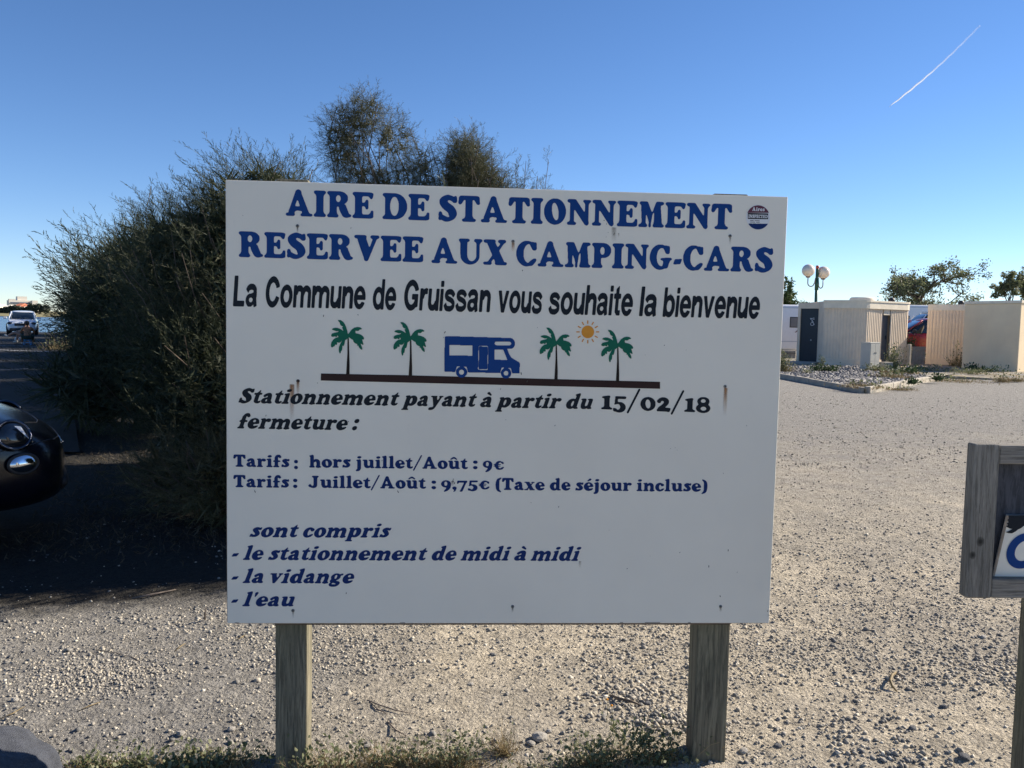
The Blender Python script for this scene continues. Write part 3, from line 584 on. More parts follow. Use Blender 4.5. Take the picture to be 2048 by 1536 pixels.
def kerb(a, b, n, dz=0, h=.115):
    a, b = Vector((a.x, a.y, 0)), Vector((b.x, b.y, 0)); d = (b-a); L = d.length; rz = math.atan2(d.y, d.x)
    for i in range(n):
        c = a+d*((i+.5)/n); o = MB().box((0, 0, 0), (L/n-.012, .13, .30)).build('kerb', M['kerb'], bevel=.018, seg=2); o.location = (c.x, c.y, h-.15+random.uniform(-.006, .006)); o.rotation_euler = (random.uniform(-.01, .01), random.uniform(-.004, .004), rz+random.uniform(-.006, .006)); tag(o, kind='structure')
kerb(K0, K1+Vector((-.02, .08, 0)), 9, h=.135); kerb(K1+Vector((.05, .03, 0)), K2, 8, h=.155)
# ---------------------------------------------------------------- the big white board
BO = Vector((-.9345, 2.769, 0)); BYAW, BRL = .0604, -.002; BW, BH, BZ = 1.843, 1.4574, .4772
board = thing('sign_board', 'large white information board on two wooden posts with blue lettering and printed palms', 'sign', BO)
BM = Matrix.Rotation(BYAW, 3, 'Z') @ Matrix.Rotation(-BRL, 3, 'Y')
board.rotation_euler = BM.to_euler()
BMI = BM.inverted()
def bl(px, py):                                     # a point of the board's face (local x, z) seen at a pixel
    o = BMI@(Vector((0, 0, CH))-BO); d = BMI@ray(px, py); t = -o.y/d.y; p = o+d*t; return np.array([p.x, p.z])
MB().box((BW/2, .0095, BZ+BH/2), (BW, .019, BH)).build('panel', [M['sheet']], board, bevel=.0012, seg=1)
e = MB(); e.box((-.0007, .011, BZ+BH/2), (.0018, .017, BH*.995)); e.box((BW/2, .011, BZ-.0007), (BW*.995, .017, .0018)); e.build('edge_band', M['edge'], board)
def print_loops(groups, name, m, y=-.0009):           # groups: lists of outlines in local (x, z)
    mb = MB()
    for g in [q for g0 in groups for q in nest(g0)]:
        L = [[Vector((p[0], p[1], 0)) for p in l] for l in g]
        if not L: continue
        flat = [p for l in L for p in l]; tr = tessellate_polygon(L)
        mb.add([(p.x, y, p.y) for p in flat], tr)
    return mb.build(name, m, board, fixn=False)
def word_groups(word, x0, y0, x1, y1, cap, slant=0, sans=False, track=0, unit=700.0):
    gl, w = word_loops(word, slant, sans, track); P0, P1 = bl(x0, y0), bl(x1, y1); mid = ((x0+x1)/2, (y0+y1)/2)
    c = (bl(mid[0], mid[1]-cap)-bl(*mid))[1]
    return [[np.c_[P0[0]+(P1[0]-P0[0])*l[:, 0]/w, P0[1]+(P1[1]-P0[1])*l[:, 0]/w+l[:, 1]/unit*c] for l in g] for g in gl]
IT, SL = .30, .12
LINES = [
 ('blue', dict(), [('AIRE', 571.7, 431.5, 746.9, 437.6, 52.5), ('DE', 764.9, 438.2, 858.7, 441.3, 52.3), ('STATIONNEMENT', 876.7, 442, 1463, 459.5, 51.6)]),
 ('blue', dict(), [('RESERVEE', 477.7, 514, 846.4, 524.8, 51.2), ('AUX', 862.8, 526, 1013.7, 530.8, 50.8), ('CAMPING-CARS', 1031.9, 531.8, 1544.6, 545, 50)]),
 ('black_print', dict(sans=True, slant=SL, unit=720.0), [('La', 466.1, 611.7, 513.9, 612.8, 59.5), ('Commune', 531.4, 613.2, 731.2, 617, 59), ('de', 745.4, 618, 792.4, 619, 59), ('Gruissan', 808, 619.4, 981.2, 623.6, 58.5),
   ('vous', 996.7, 624.2, 1084, 626.6, 58), ('souhaite', 1096.6, 627.4, 1265.2, 630.8, 57.8), ('la', 1277.9, 631.4, 1312.2, 632, 57.4), ('bienvenue', 1324.9, 632.8, 1519, 636.6, 57)]),
 ('black_print', dict(slant=IT), [('Stationnement', 477.1, 806.2, 798.9, 811.4, 30), ('payant', 802.5, 811.8, 953.7, 813.8, 30), ('à', 960, 814.2, 983, 814.8, 30), ('partir', 990, 815.4, 1122.9, 817, 30), ('du', 1131.8, 817.4, 1185.5, 818.4, 30)]),
 ('black_print', dict(), [('15/02/18', 1202.1, 818.5, 1420.5, 825.2, 38.5)]),
 ('black_print', dict(slant=IT), [('fermeture', 474.6, 856.8, 695.6, 860.4, 30), (':', 704, 860.6, 718.8, 860.8, 34)]),
 ('navy', dict(), [('Tarifs', 466.8, 933.4, 579.1, 934.8, 24.5), (':', 588.2, 938.4, 596, 938.6, 28), ('hors', 618.2, 935, 701.2, 935.6, 24.5), ('juillet/Août', 711.5, 936, 935.6, 938.4, 24.2), (':', 945.8, 938.4, 955.1, 938.6, 26), ('9€', 965.3, 939.4, 1007.8, 939.8, 25.5)]),
 ('navy', dict(), [('Tarifs', 466.8, 974.2, 578.4, 975.6, 24.5), (':', 586.2, 976, 594.8, 976.2, 28), ('Juillet/Août', 616.7, 975.6, 851.9, 977.6, 24.2), (':', 862.8, 978.4, 872.1, 978.6, 26), ('9,75€', 881.9, 978.6, 979, 979, 25.5),
   ('(Taxe', 990.8, 979.6, 1089.4, 980.8, 24), ('de', 1099.4, 980.8, 1140.9, 981, 24), ('séjour', 1150.7, 981.4, 1263, 982, 24), ('incluse)', 1272.8, 982.2, 1414.4, 983.4, 24)]),
 ('navy', dict(slant=IT), [('sont', 499, 1074.2, 598, 1074.6, 28.5), ('compris', 606, 1074.8, 782.7, 1075.2, 28.5)]),
 ('navy', dict(slant=IT), [('-', 463.4, 1119.6, 478, 1119.7, 30), ('le', 485.9, 1119.8, 527.3, 1120, 28.5), ('stationnement', 536, 1120.2, 854.8, 1120.8, 28.5), ('de', 863.2, 1120.8, 913, 1120.9, 28.5), ('midi', 920.8, 1121, 1022.3, 1121.2, 28.5), ('à', 1028, 1121.2, 1052.2, 1121.3, 28.5), ('midi', 1060.8, 1121.4, 1162, 1121.8, 28.5)]),
 ('navy', dict(slant=IT), [('-', 462.8, 1165.8, 477.5, 1165.9, 30), ('la', 485.3, 1166, 526.7, 1166.2, 28.5), ('vidange', 540.9, 1166.4, 708.5, 1166.8, 28.5)]),
 ('navy', dict(slant=IT), [('-', 462.4, 1212, 477, 1212.1, 30), ("l'eau", 484.7, 1212.4, 589.8, 1212.8, 28.5)]),
]
for mk, kw, words in LINES:
    gs = []
    for w in words: gs += word_groups(*w, **kw)
    print_loops(gs, 'lettering', M[mk])
# palms, camper, sun and ground bar printed on the board
PALM = [(335,92),(385,95),(430,125),(465,170),(490,230),(508,290),(520,350),(527,355),(550,325),(590,270),(640,235),(700,222),(750,230),(783,255),(770,270),(740,272),(720,295),(690,298),(665,292),(660,320),(668,340),(720,350),(770,370),(805,400),(822,430),(818,455),(785,458),(800,510),(812,545),(800,558),(770,540),(758,530),(765,560),(785,600),(790,640),(775,648),(745,625),(725,600),(715,572),(690,568),(695,545),(650,525),(625,500),(615,462),(585,450),(555,425),(540,418),(535,440),(510,440),(495,455),(470,468),(462,505),(455,545),(440,578),(420,572),(418,610),(410,660),(392,672),(388,700),(372,722),(355,690),(350,640),(355,590),(375,545),(400,500),(415,455),(400,490),(370,515),(335,515),(318,505),(322,540),(310,558),(285,550),(275,580),(250,590),(228,607),(208,595),(203,560),(212,510),(245,460),(290,425),(345,410),(325,375),(322,400),(300,412),(280,398),(240,408),(213,400),(207,375),(225,345),(270,330),(330,318),(350,300),(300,302),(270,290),(245,282),(220,270),(240,248),(285,237),(330,240),(380,260),(435,297),(425,265),(412,230),(430,218),(395,200),(375,175),(370,145),(345,120)]
TRUNK = [(512,438),(538,438),(543,600),(549,800),(553,930),(551,1103),(487,1103),(500,900),(511,700)]
for jx, jy, sc in ((696.6, 668.1, 1), (821.5, 672.4, 1), (1112.7, 682.4, .965), (1235.7, 687.0, .965)):
    f = lambda L: [[bl(jx+(x-527)/9.309*sc, jy+(y-355)/9.309*sc) for x, y in L]]
    print_loops([f(TRUNK)], 'palm_trunk_print', M['palm_trunk'], -.0011); print_loops([f(PALM)], 'palm_crown_print', M['palm_green'], -.0013)
print_loops([[[bl(*p) for p in ((642, 746.8), (760, 749.4), (793, 749.9), (1320, 763.6), (1320, 777.5), (641.5, 761))]]], 'ground_bar_print', M['ground_bar'])
c = lambda x, y: (x, 1186-y)
camper = [('P', [c(*p) for p in ((200,880),(200,860),(210,170),(215,145),(240,130),(1630,172),(1665,180),(1695,205),(1718,245),(1728,290),(1720,330),(1700,370),(1670,395),(1640,408),(1555,408),(1600,520),(1640,590),(1700,630),(1780,675),(1818,698),(1830,722),(1822,938),(1400,930),(215,900))]),
  N_('P', [c(*p) for p in ((432,960),(440,880),(475,785),(680,792),(705,880),(714,960))]), N_('P', [c(*p) for p in ((1398,980),(1408,900),(1440,812),(1635,820),(1655,900),(1665,980))]),
  ('E', *c(572, 908), 122, 118), N_('E', *c(572, 910), 55, 53), ('E', *c(1531, 930), 112, 116), N_('E', *c(1531, 932), 50, 52),
  N_('P', [c(*p) for p in ((315,322),(808,335),(803,555),(312,545))]), N_('S', [(*c(1325, 288), 40), (*c(1602, 292), 40)]),
  N_('P', [c(*p) for p in ((1285,420),(1468,420),(1560,648),(1280,638))]),
  N_('P', [c(*p) for p in ((950,342),(1130,345),(1152,362),(1140,850),(1120,864),(940,858),(926,842),(938,356))]), ('P', [c(*p) for p in ((962,354),(1120,357),(1138,372),(1127,838),(1112,850),(950,844),(942,832),(950,368))])]
LP = trace(camper, 180, 120, 1850, 1100, 9, 6, .5, .08)
print_loops([[np.array([bl(870+p[0]/10.779, 660+(1186-p[1])/10.782) for p in l]) for l in LP]], 'camper_print', M['blue'], -.0012)
sx, sy = 1175.5, 663.8
gs = [[[bl(sx+12.7*math.cos(a), sy+12.7*math.sin(a)) for a in np.linspace(0, 2*math.pi, 33)[:-1]]]]
for k in range(12):
    a = math.radians(k*30); u = np.array([math.cos(a), math.sin(a)]); v = np.array([-u[1], u[0]]); o = np.array([sx, sy])
    gs.append([[bl(*p) for p in (o+u*16.2+v*1.15, o+u*23+v*1.15, o+u*23-v*1.15, o+u*16.2-v*1.15)]])
print_loops(gs, 'sun_print', M['orange'])
# round sticker in the upper right corner
scx, scy, sr = 1516, 434.8, 24.0
def circ(r, a0=0, a1=360, n=40): return [bl(scx+r*math.cos(math.radians(a)), scy-r*1.04*math.sin(math.radians(a))) for a in np.linspace(a0, a1, n)]
print_loops([[circ(sr)[:-1]]], 'sticker', M['white_print'], -.0009)
print_loops([[circ(23.2, 22, 158)]], 'sticker_top', M['maroon'], -.0012)
print_loops([[circ(23.2, 212, 328)]], 'sticker_base', M['navy'], -.0012)
print_loops([[[bl(1495.3, 426), bl(1536, 427), bl(1536, 438.5), bl(1495.3, 438)]]], 'sticker_band', M['black_print'], -.0012)
print_loops(word_groups('Aires', 1504, 422, 1529, 422.6, 7.6), 'lettering', M['white_print'], -.0015)



print_loops(word_groups('INSPECTED'.replace('INSPECTED', 'INSPECTED'), 1496.5, 435.6, 1535, 436.4, 6.6), 'lettering', M['white_print'], -.0015)
mb = MB()
for (x0, x1, y) in ((1500, 1507, 440.6), (1509, 1519, 440.8), (1500, 1510, 443.6), (1512, 1519, 443.8), (1498, 1504, 447), (1506, 1512, 447.1), (1514, 1522, 447.2)):
    a, b = bl(x0, y), bl(x1, y+1.3); mb.add([(a[0], -.0013, a[1]), (b[0], -.0013, a[1]), (b[0], -.0013, b[1]), (a[0], -.0013, b[1])], [(0, 3, 2, 1)])
tag(mb.build('sticker_small_print', M['black_print'], board, fixn=False), kind='stuff')
# screws, rust runs and grime
for i, (px, py, rust, ln) in enumerate(((595, 452, 0, 8), (1026, 483, 1, 16), (1460, 472, 0, 12), (596, 762, 2, 26), (1450, 773, 1, 60), (586, 1221, 0, 10), (1025, 1213, 0, 6), (1441, 1213, 0, 5))):
    p = bl(px, py); r = .0056
    o = MB().lathe([(0, .0032), (r*.6, .0030), (r, .0012), (r, -.001)], 14).build('screw', M['screw_rust'] if rust == 2 else M['screw'], board, True)
    o.location = (p[0], 0, p[1]); o.rotation_euler = (math.pi/2, random.random()*3, 0)
    s_ = MB().box((0, 0, .0033), (r*1.3, .0012, .001)).box((0, 0, .0033), (.0012, r*1.3, .001)).build('slot', M['seam'], o)
    a = bl(px-(3.2 if rust else 2.2), py+3); b = bl(px+(3.2 if rust else 2.2), py+ln*.9+8)
    MB().box(((a[0]+b[0])/2, -.0017 if rust else -.00045, (a[1]+b[1])/2), (b[0]-a[0], .0002, a[1]-b[1])).build('rust_run' if rust else 'grime_run', M['rust_streak' if rust else 'dirt_streak'], board)
p = bl(584, 790); MB().box((p[0], -.0005, p[1]-.03), (.017, .0002, .13)).build('rust_run', M['rust_streak'], board)
for (px, py, w_, l_) in ((1228, 455, 10, 34), (1237, 466, 3, 10), (1160, 1122, 5, 16), (905, 962, 7, 12)):
    a = bl(px, py); k = (bl(px+w_, py+l_)-a); MB().box((a[0], -.0019, a[1]+k[1]/2), (abs(k[0]), .0002, abs(k[1]))).build('grime_run', M['dirt_streak'], board)
mb = MB(); rr = random.Random(4)
SP = [(702, 456), (486, 431), (697, 843), (1045, 541), (1208, 441), (1213, 448), (1216, 465), (1212, 474), (1228, 468), (907, 958), (906, 962), (909, 966), (1341, 897), (1350, 895), (1354, 900), (1493, 851), (1372, 700), (1062, 1005), (1218, 1060), (1300, 1112), (1536, 1230), (1535, 1222), (1440, 1192), (455, 1195), (1001, 778), (887, 675), (1075, 655)]
SP += [(rr.uniform(460, 1545), rr.uniform(560, 1235)) for _ in range(26)]
for px, py in SP:
    a = bl(px, py); r = rr.uniform(.0007, .0019); el = rr.uniform(.8, 3.2); th = rr.uniform(-.5, .5); n = 7
    mb.add([(a[0]+r*math.cos(k*6.283/n)*.8+math.sin(th)*r*el*math.sin(k*6.283/n), -.0021, a[1]+r*el*math.sin(k*6.283/n)) for k in range(n)], [tuple(range(n))[::-1]])
tag(mb.build('dirt_speck', M['dirt'], board, fixn=False), kind='stuff')
# chipped lower edge
mb = MB()
for px, l_ in ((800, 10), (1290, 30), (1240, 6), (1376, 5), (470, 8)):
    a = bl(px, 1246.2); b = bl(px+l_, 1246.2); mb.box(((a[0]+b[0])/2, -.0003, BZ+.0012), (b[0]-a[0], .0012, .004))
tag(mb.build('edge_chip', M['edge'], board), kind='stuff')
# posts and battens behind the sheet (local y > 0 is behind)
def local_at(px, py, y):                            # like bl() but on a plane y behind the face
    o = BMI@(Vector((0, 0, CH))-BO); d = BMI@ray(px, py); t = (y-o.y)/d.y; p = o+d*t; return p
def post(pxl, pxr, top_px, w=.098):
    y0 = .040; a = local_at(pxl, 1300, y0); b = local_at(pxr, 1300, y0); t = local_at((pxl+pxr)/2, top_px, y0).z; x0, x1 = a.x, b.x
    mb = MB(); n = 10; vs = []
    for i in range(n+1):
        z = -.25+(t+.25)*i/n; j = lambda: random.uniform(-.0012, .0012)
        vs += [(x0+j(), y0+j(), z), (x1+j(), y0+j(), z), (x1+j(), y0+w, z), (x0+j(), y0+w, z)]
    fs = [(3, 2, 1, 0), (n*4, n*4+1, n*4+2, n*4+3)]+[(i*4+k, i*4+(k+1) % 4, i*4+4+(k+1) % 4, i*4+4+k) for i in range(n) for k in range(4)]
    return mb.add(vs, fs).build('post', M['post_wood'], board, bevel=.004, seg=2)
post(551, 614, 358.3); post(1393, 1459, 386.5)
a = local_at(550, 1250, .0305); b = local_at(1460, 1250, .0305)
MB().box(((a.x+b.x)/2, .0305, BZ+.022), (b.x-a.x, .019, .072)).build('batten', M['rail_wood'], board, bevel=.003)
MB().box(((a.x+b.x)/2, .0305, BZ+BH-.12), (b.x-a.x, .019, .08)).build('batten', M['rail_wood'], board, bevel=.003)
MB().box(((a.x+b.x)/2, .0305, BZ+BH*.5), (b.x-a.x, .019, .08)).build('batten', M['rail_wood'], board, bevel=.003)

# ---------------------------------------------------------------- framed wooden board at the right edge
FY = 2.60; fa, fb = ap(1948.5, 888, FY), ap(1934, 1197, FY); fx = (fa.x+fb.x)/2; fz1, fz0 = fa.z, fb.z; fh = fz1-fz0; SWd = .081; FWd = .95
frame = thing('framed_board', 'weathered grey wooden frame on posts with dark back, cut by the right edge', 'notice board', (fx, FY, 0), .03)
def fpart(nm, x0, x1, y0, y1, z0, z1, m, **k):       # each board around its own origin so knots and grain sit in it
    o = MB().b2(x0-(x0+x1)/2, x1-(x0+x1)/2, y0-(y0+y1)/2, y1-(y0+y1)/2, z0-(z0+z1)/2, z1-(z0+z1)/2).build(nm, m, frame, **k); o.location = ((x0+x1)/2, (y0+y1)/2, (z0+z1)/2); return o
st = fpart('stile', 0, SWd, 0, .045, fz0, fz1, M['stile_wood'], bevel=.006, seg=3); fpart('stile', FWd-SWd, FWd, 0, .045, fz0, fz1, M['stile_wood'], bevel=.006, seg=3)
fpart('rail', SWd+.001, FWd-SWd-.001, .004, .043, fz1-.062, fz1-.004, M['rail_grey'], bevel=.004); fpart('rail', SWd+.001, FWd-SWd-.001, .004, .043, fz0, fz0+.062, M['rail_grey'], bevel=.004)
fpart('back_panel', .03, FWd-.03, .046, .058, fz0+.02, fz1-.015, M['back_ply'])
pl = ap(2040, 1450, FY+.1).x-fx+.016
fpart('post', pl, pl+.09, .060, .15, -.2, fz1-.03, M['post_wood'], bevel=.004); fpart('post', FWd-.20, FWd-.11, .060, .15, -.2, fz1-.03, M['post_wood'], bevel=.004)
def fl(px, py, y=.03):                               # px -> frame local (x, z) on plane y
    R_ = Matrix.Rotation(-.03, 3, 'Z'); o = R_@(Vector((0, 0, CH))-Vector((fx, FY, 0))); d = R_@ray(px, py); t = (y-o.y)/d.y; p = o+d*t; return (p.x, p.z)
plq = thing('sign_plaque', 'white plaque with a blue round letter and peeled black corner, resting inside the framed board', 'sign', frame.location.copy(), .03)
P = [fl(1988, 1158), fl(2017, 1031), fl(2300, 1031), fl(2300, 1158)]; P = [(P[0][0]+.0, fz0+.0625), P[1], (P[1][0]+.5, P[1][1]), (P[1][0]+.5, fz0+.0625)]
mb = MB(); n = 4; mb.add([(x, .030, z) for x, z in P]+[(x, .043, z) for x, z in P], [(0, 1, 2, 3), (7, 6, 5, 4), (0, 4, 5, 1), (1, 5, 6, 2), (2, 6, 7, 3), (3, 7, 4, 0)])
mb.build('panel', M['sheet'], plq)
mb = MB(); q = [fl(1984.5, 1158, .029), fl(2012, 1031, .029), P[1], P[0]]
mb.add([(q[0][0], .029, P[0][1]), (q[1][0], .029, P[1][1]), (P[1][0]+.001, .029, P[1][1]), (P[0][0]+.001, .029, P[0][1])], [(0, 3, 2, 1)]); mb.add([(q[0][0], .043, P[0][1]), (q[1][0], .043, P[1][1])], [(0, 8-4-3, 5, 4)][:0])
mb.build('worn_edge', M['edge'], plq, fixn=False)
def fprint(lists, nm, m, y):
    L = [[Vector((p[0], p[1], 0)) for p in l] for l in lists]; flat = [p for l in L for p in l]; return MB().add([(p.x, y, p.y) for p in flat], tessellate_polygon(L)).build(nm, m, plq, fixn=False)
ci = lambda pts: [fl(1960+x/9.03, 1010+y/9.03, .0285) for x, y in pts]
fprint([ci([(515, 185), (900, 183), (900, 330), (795, 375), (740, 420), (690, 440), (640, 480), (580, 512), (520, 510), (462, 490), (520, 470), (585, 432), (540, 425), (500, 405), (468, 385), (500, 365), (485, 335), (512, 310), (500, 270), (520, 240)])], 'peeled_patch', M['black_print'], .0285)
th = np.linspace(0, 2*math.pi, 48)[:-1]
sk = lambda cx, cy, rx, ry, s_: [(cx+rx*math.cos(a)-s_*ry*math.sin(a)*-1*.0+(-s_)*ry*math.sin(a), cy+ry*math.sin(a)) for a in th]
fprint([ci(sk(790, 828, 305, 322, .22)), ci(sk(800, 828, 165, 185, .26))], 'lettering', M['blue'], .0284)
# ---------------------------------------------------------------- vegetation tools
def rot_to(dirs, rng):                               # (n,3,3) frames whose z axis is dir, random spin
    d = dirs/np.linalg.norm(dirs, axis=1)[:, None]; r = rng.normal(size=d.shape); x = np.cross(r, d); x /= np.linalg.norm(x, axis=1)[:, None]; y = np.cross(d, x)
    return np.stack([x, y, d], -1)
def scatter(tmpl, pos, dirs, sc, rng):               # tmpl: list of (V, F) with equal face size
    R = rot_to(dirs, rng); k = rng.integers(0, len(tmpl), len(pos)); Vs = []; Fs = []; off = 0
    for i, (v, f) in enumerate(tmpl):
        m = k == i
        if not m.any(): continue
        P = np.einsum('nij,vj->nvi', R[m], v)*sc[m][:, None, None]+pos[m][:, None, :]
        c = m.sum(); Vs.append(P.reshape(-1, 3)); Fs.append((f[None]+(np.arange(c)*len(v))[:, None, None]+off).reshape(-1, f.shape[1])); off += c*len(v)
    return np.vstack(Vs), np.vstack(Fs)
def join(parts):
    V, F, o = [], [], 0
    for v, f in parts: V.append(v); F.append(f+o); o += len(v)
    return np.vstack(V), np.vstack(F)
def blade(p0, p1, w, rng):                            # thin kite-shaped quad
    d = p1-p0; s = np.cross(d, rng.normal(size=3)); s /= np.linalg.norm(s)+1e-9; m = p0+d*.4
    return [p0, m+s*w/2, p1, m-s*w/2]
def sprig(rng, L=1.0, n=16, tw=.20, w=.016, curl=.18):  # feathery shoot along +z
    q = []; t = np.linspace(0, 1, 6); b = rng.normal(size=2)*curl
    ax = np.stack([b[0]*t**2, b[1]*t**2, t*L], 1)
    for i in range(5): q += [blade(ax[i], ax[i+1]+(ax[i+1]-ax[i])*.15, w*1.2, rng)]
    for k in range(n):
        u = (k+.5)/n*.93+.05; p = np.array([np.interp(u, t, ax[:, j]) for j in range(3)]); a = rng.uniform(0, 6.283); l = tw*(1.15-.75*u)*rng.uniform(.6, 1.3)
        d = np.array([math.cos(a)*.75, math.sin(a)*.75, 1.0]); d /= np.linalg.norm(d); e = p+d*l
        q.append(blade(p, e, w, rng))
        for s_ in (.35, .62, .85):
            a2 = rng.uniform(0, 6.283); d2 = d+np.array([math.cos(a2), math.sin(a2), .3])*.6; q.append(blade(p+d*l*s_, p+d*l*s_+d2*l*.42, w*.85, rng))
    V = np.array(q).reshape(-1, 3); return V, np.arange(len(V)).reshape(-1, 4)
def tubes_np(paths, n=4):                             # paths: list of (pts (k,3), radii (k,))
    V, F, o = [], [], 0
    for P, r in paths:
        T = np.gradient(P, axis=0); T /= np.linalg.norm(T, axis=1)[:, None]+1e-9; a = np.cross(T, [.3, .5, .8]); a /= np.linalg.norm(a, axis=1)[:, None]+1e-9; b = np.cross(T, a)
        for k in range(n):
            th = 2*math.pi*k/n; V.append(P+(a*math.cos(th)+b*math.sin(th))*r[:, None])
        m = len(P)
        for k in range(n):
            i = np.arange(m-1); k2 = (k+1) % n; F.append(np.stack([o+k*m+i, o+k2*m+i, o+k2*m+i+1, o+k*m+i+1], 1))
        o += n*m
    return np.vstack(V), np.vstack(F)
def bent(p0, p1, rng, k=7, wob=.12, sag=None):
    t = np.linspace(0, 1, k)[:, None]; L = np.linalg.norm(p1-p0); c = (p0+p1)/2+np.array([0, 0, -.12*L if sag is None else sag*L])+rng.normal(size=3)*wob*L*.5
    return p0*(1-t)**2+2*c*t*(1-t)+p1*t**2+np.r_[np.zeros((1, 3)), rng.normal(size=(k-2, 3))*wob*.12*L, np.zeros((1, 3))]
SPR = [sprig(RNG, n=18, w=.0115, tw=.21) for _ in range(7)]; SPR2 = [sprig(RNG, n=13, w=.0115) for _ in range(6)]; SPR3 = [sprig(RNG, n=8, w=.022, tw=.26) for _ in range(6)]; SPR4 = [sprig(RNG, n=4, w=.05, tw=.35) for _ in range(5)]
SPR_FINE = [sprig(RNG, n=14, tw=.30, w=.013, curl=.45) for _ in range(8)]
def shrub(name, label, cat, base, lobes, n_spr, size, mat='tamarisk', lean=(-.25, -.05, .55), n_br=60, core=1400, fine=False, rmin=.5, trunk=.06, group=None, seed=1, tm=None, rnd=.38):
    """lobes: [(centre, radii, weight)]; branches run from the base into each lobe, feathery shoots sit in their outer shell"""
    rng = np.random.default_rng(seed); root = thing(name, label, cat, tuple(base), 0, group); B = np.array(base, float)
    wts = np.array([l[2] for l in lobes], float); wts /= wts.sum(); paths = []; sp, sd_, ss = [], [], []
    for (c, r, w_), wt in zip(lobes, wts):
        c = np.array(c, float)-B; r = np.array(r, float); m = max(3, int(n_br*wt)); hub = c*.5+np.array([0, 0, -.1*r[2]])
        hub[2] = max(hub[2], .05); tr = bent(np.zeros(3), hub, rng, 6, .15, 0); paths.append((tr, np.linspace(trunk, trunk*.55, 6)))
        for _ in range(m):
            u = rng.normal(size=3); u[2] = abs(u[2])*.8+.1*u[2]; u /= np.linalg.norm(u); e = c+u*r*rng.uniform(.75, 1.02); e[2] = max(e[2], .06)
            P = bent(hub*rng.uniform(.7, 1.1), e, rng, 7, .2); paths.append((P, np.linspace(trunk*.35, .004, 7)))
        k = int(n_spr*wt); u = rng.normal(size=(k, 3)); u /= np.linalg.norm(u, axis=1)[:, None]
        ns = .82+.30*np.sin(u[:, 0]*5.3+seed)*np.cos(u[:, 1]*4.7+seed*2)*np.cos(u[:, 2]*3.9+1)      # uneven outline
        rad = (rng.uniform(rmin**2, 1, k)**.5)*ns; p = c+u*r*rad[:, None]; low = p[:, 2] < .04; p[low, 2] = rng.uniform(.02, .3, low.sum())
        d = u*.75+np.array(lean)+rng.normal(size=(k, 3))*rnd; sp.append(p); sd_.append(d); ss.append(size*rng.uniform(.55, 1.35, k))
    o = link_mesh('trunk', np_mesh('trunk', *tubes_np(paths)), M['bark'], root, True)
    V, F = scatter(tm or (SPR_FINE if fine else SPR), np.vstack(sp), np.vstack(sd_), np.concatenate(ss), rng)
    if core:                                            # dense inner twigs
        cv, cs, cd = [], [], []
        for (c, r, w_), wt in zip(lobes, wts):
            k = int(core*wt); u = rng.normal(size=(k, 3)); u /= np.linalg.norm(u, axis=1)[:, None]; p = (np.array(c)-B)+u*np.array(r)*(rng.uniform(0, 1, k)**.45*.72)[:, None]; p[:, 2] = np.maximum(p[:, 2], .05); cv.append(p); cd.append(rng.normal(size=(k, 3))+np.array([0, 0, .6])); cs.append(rng.uniform(.7, 1.3, k)*size*.9)
        q = np.array(sum([blade(np.array([rng.uniform(-.2, .2), rng.uniform(-.2, .2), rng.uniform(-.2, .2)]), rng.normal(size=3)*.35, .075, rng) for _ in range(12)], [])).reshape(-1, 3)
        V2, F2 = scatter([(q, np.arange(48).reshape(-1, 4))], np.vstack(cv), np.vstack(cd), np.concatenate(cs), rng); V, F = join([(V, F), (V2, F2)])
    link_mesh('crown', np_mesh('crown', V, F), M[mat], root)
    return root
# hedge of tamarisks from behind the board away to the left
TG = 'tamarisk shrubs along the car park'
shrub('tamarisk_shrub', 'large dark tamarisk bulging out at the left edge of the white board', 'shrub', (-2.2, 7.6, 0),
  [((-2.95, 8.0, 1.95), (.62, .9, .72), 3), ((-2.25, 7.7, 1.65), (1.0, 1.2, .98), 4), ((-2.7, 7.7, 1.0), (.95, 1.2, .95), 4), ((-2.2, 7.0, .8), (.95, .9, .8), 3), ((-2.33, 7.9, 2.32), (.70, .9, .70), 3.2), ((-3.2, 8.6, 1.35), (.75, .9, .80), 2)], 5800, .27, n_br=130, core=3800, seed=3, group=TG)
shrub('tamarisk_shrub', 'low straggly grey-green tamarisk clump at the foot of the hedge, left of the board', 'shrub', (-2.0, 5.95, 0),
  [((-2.0, 6.1, .30), (.62, .5, .42), 2), ((-2.55, 6.5, .25), (.5, .45, .32), 1), ((-1.45, 6.2, .32), (.5, .5, .45), 1)], 800, .24, 'tamarisk_dry', n_br=60, core=260, seed=5, group=TG, trunk=.02, fine=True, rmin=.3)
shrub('tamarisk_shrub', 'dark tamarisk in the middle of the hedge with pale sunlit shoots', 'shrub', (-4.6, 11.2, 0),
  [((-4.4, 11.3, 1.5), (1.35, 1.7, 1.65), 4.5), ((-5.3, 12.3, 1.5), (1.1, 1.5, 1.45), 3.2), ((-3.6, 10.2, 1.3), (1.2, 1.2, 1.3), 3), ((-4.9, 10.9, .6), (1.4, 1.3, .7), 2)], 4800, .40, n_br=110, core=3000, tm=SPR2, seed=8, group=TG)
shrub('tamarisk_shrub', 'dark tamarisk third along the hedge, overhanging the car park', 'shrub', (-8.0, 17.0, 0),
  [((-7.5, 17, 1.6), (1.4, 2.0, 1.45), 4), ((-6.3, 15, 1.3), (1.35, 1.7, 1.35), 3), ((-7.5, 18.3, 1.0), (1.2, 1.7, 1.05), 2.5), ((-5.6, 19.0, 1.6), (1.7, 2.6, 1.5), 1.5), ((-4.2, 14.8, 1.6), (1.6, 2.6, 1.5), 1.5)], 3300, .6, n_br=90, core=2600, tm=SPR3, seed=12, group=TG)  # last two lobes are unseen, added to keep sun stripes off the road
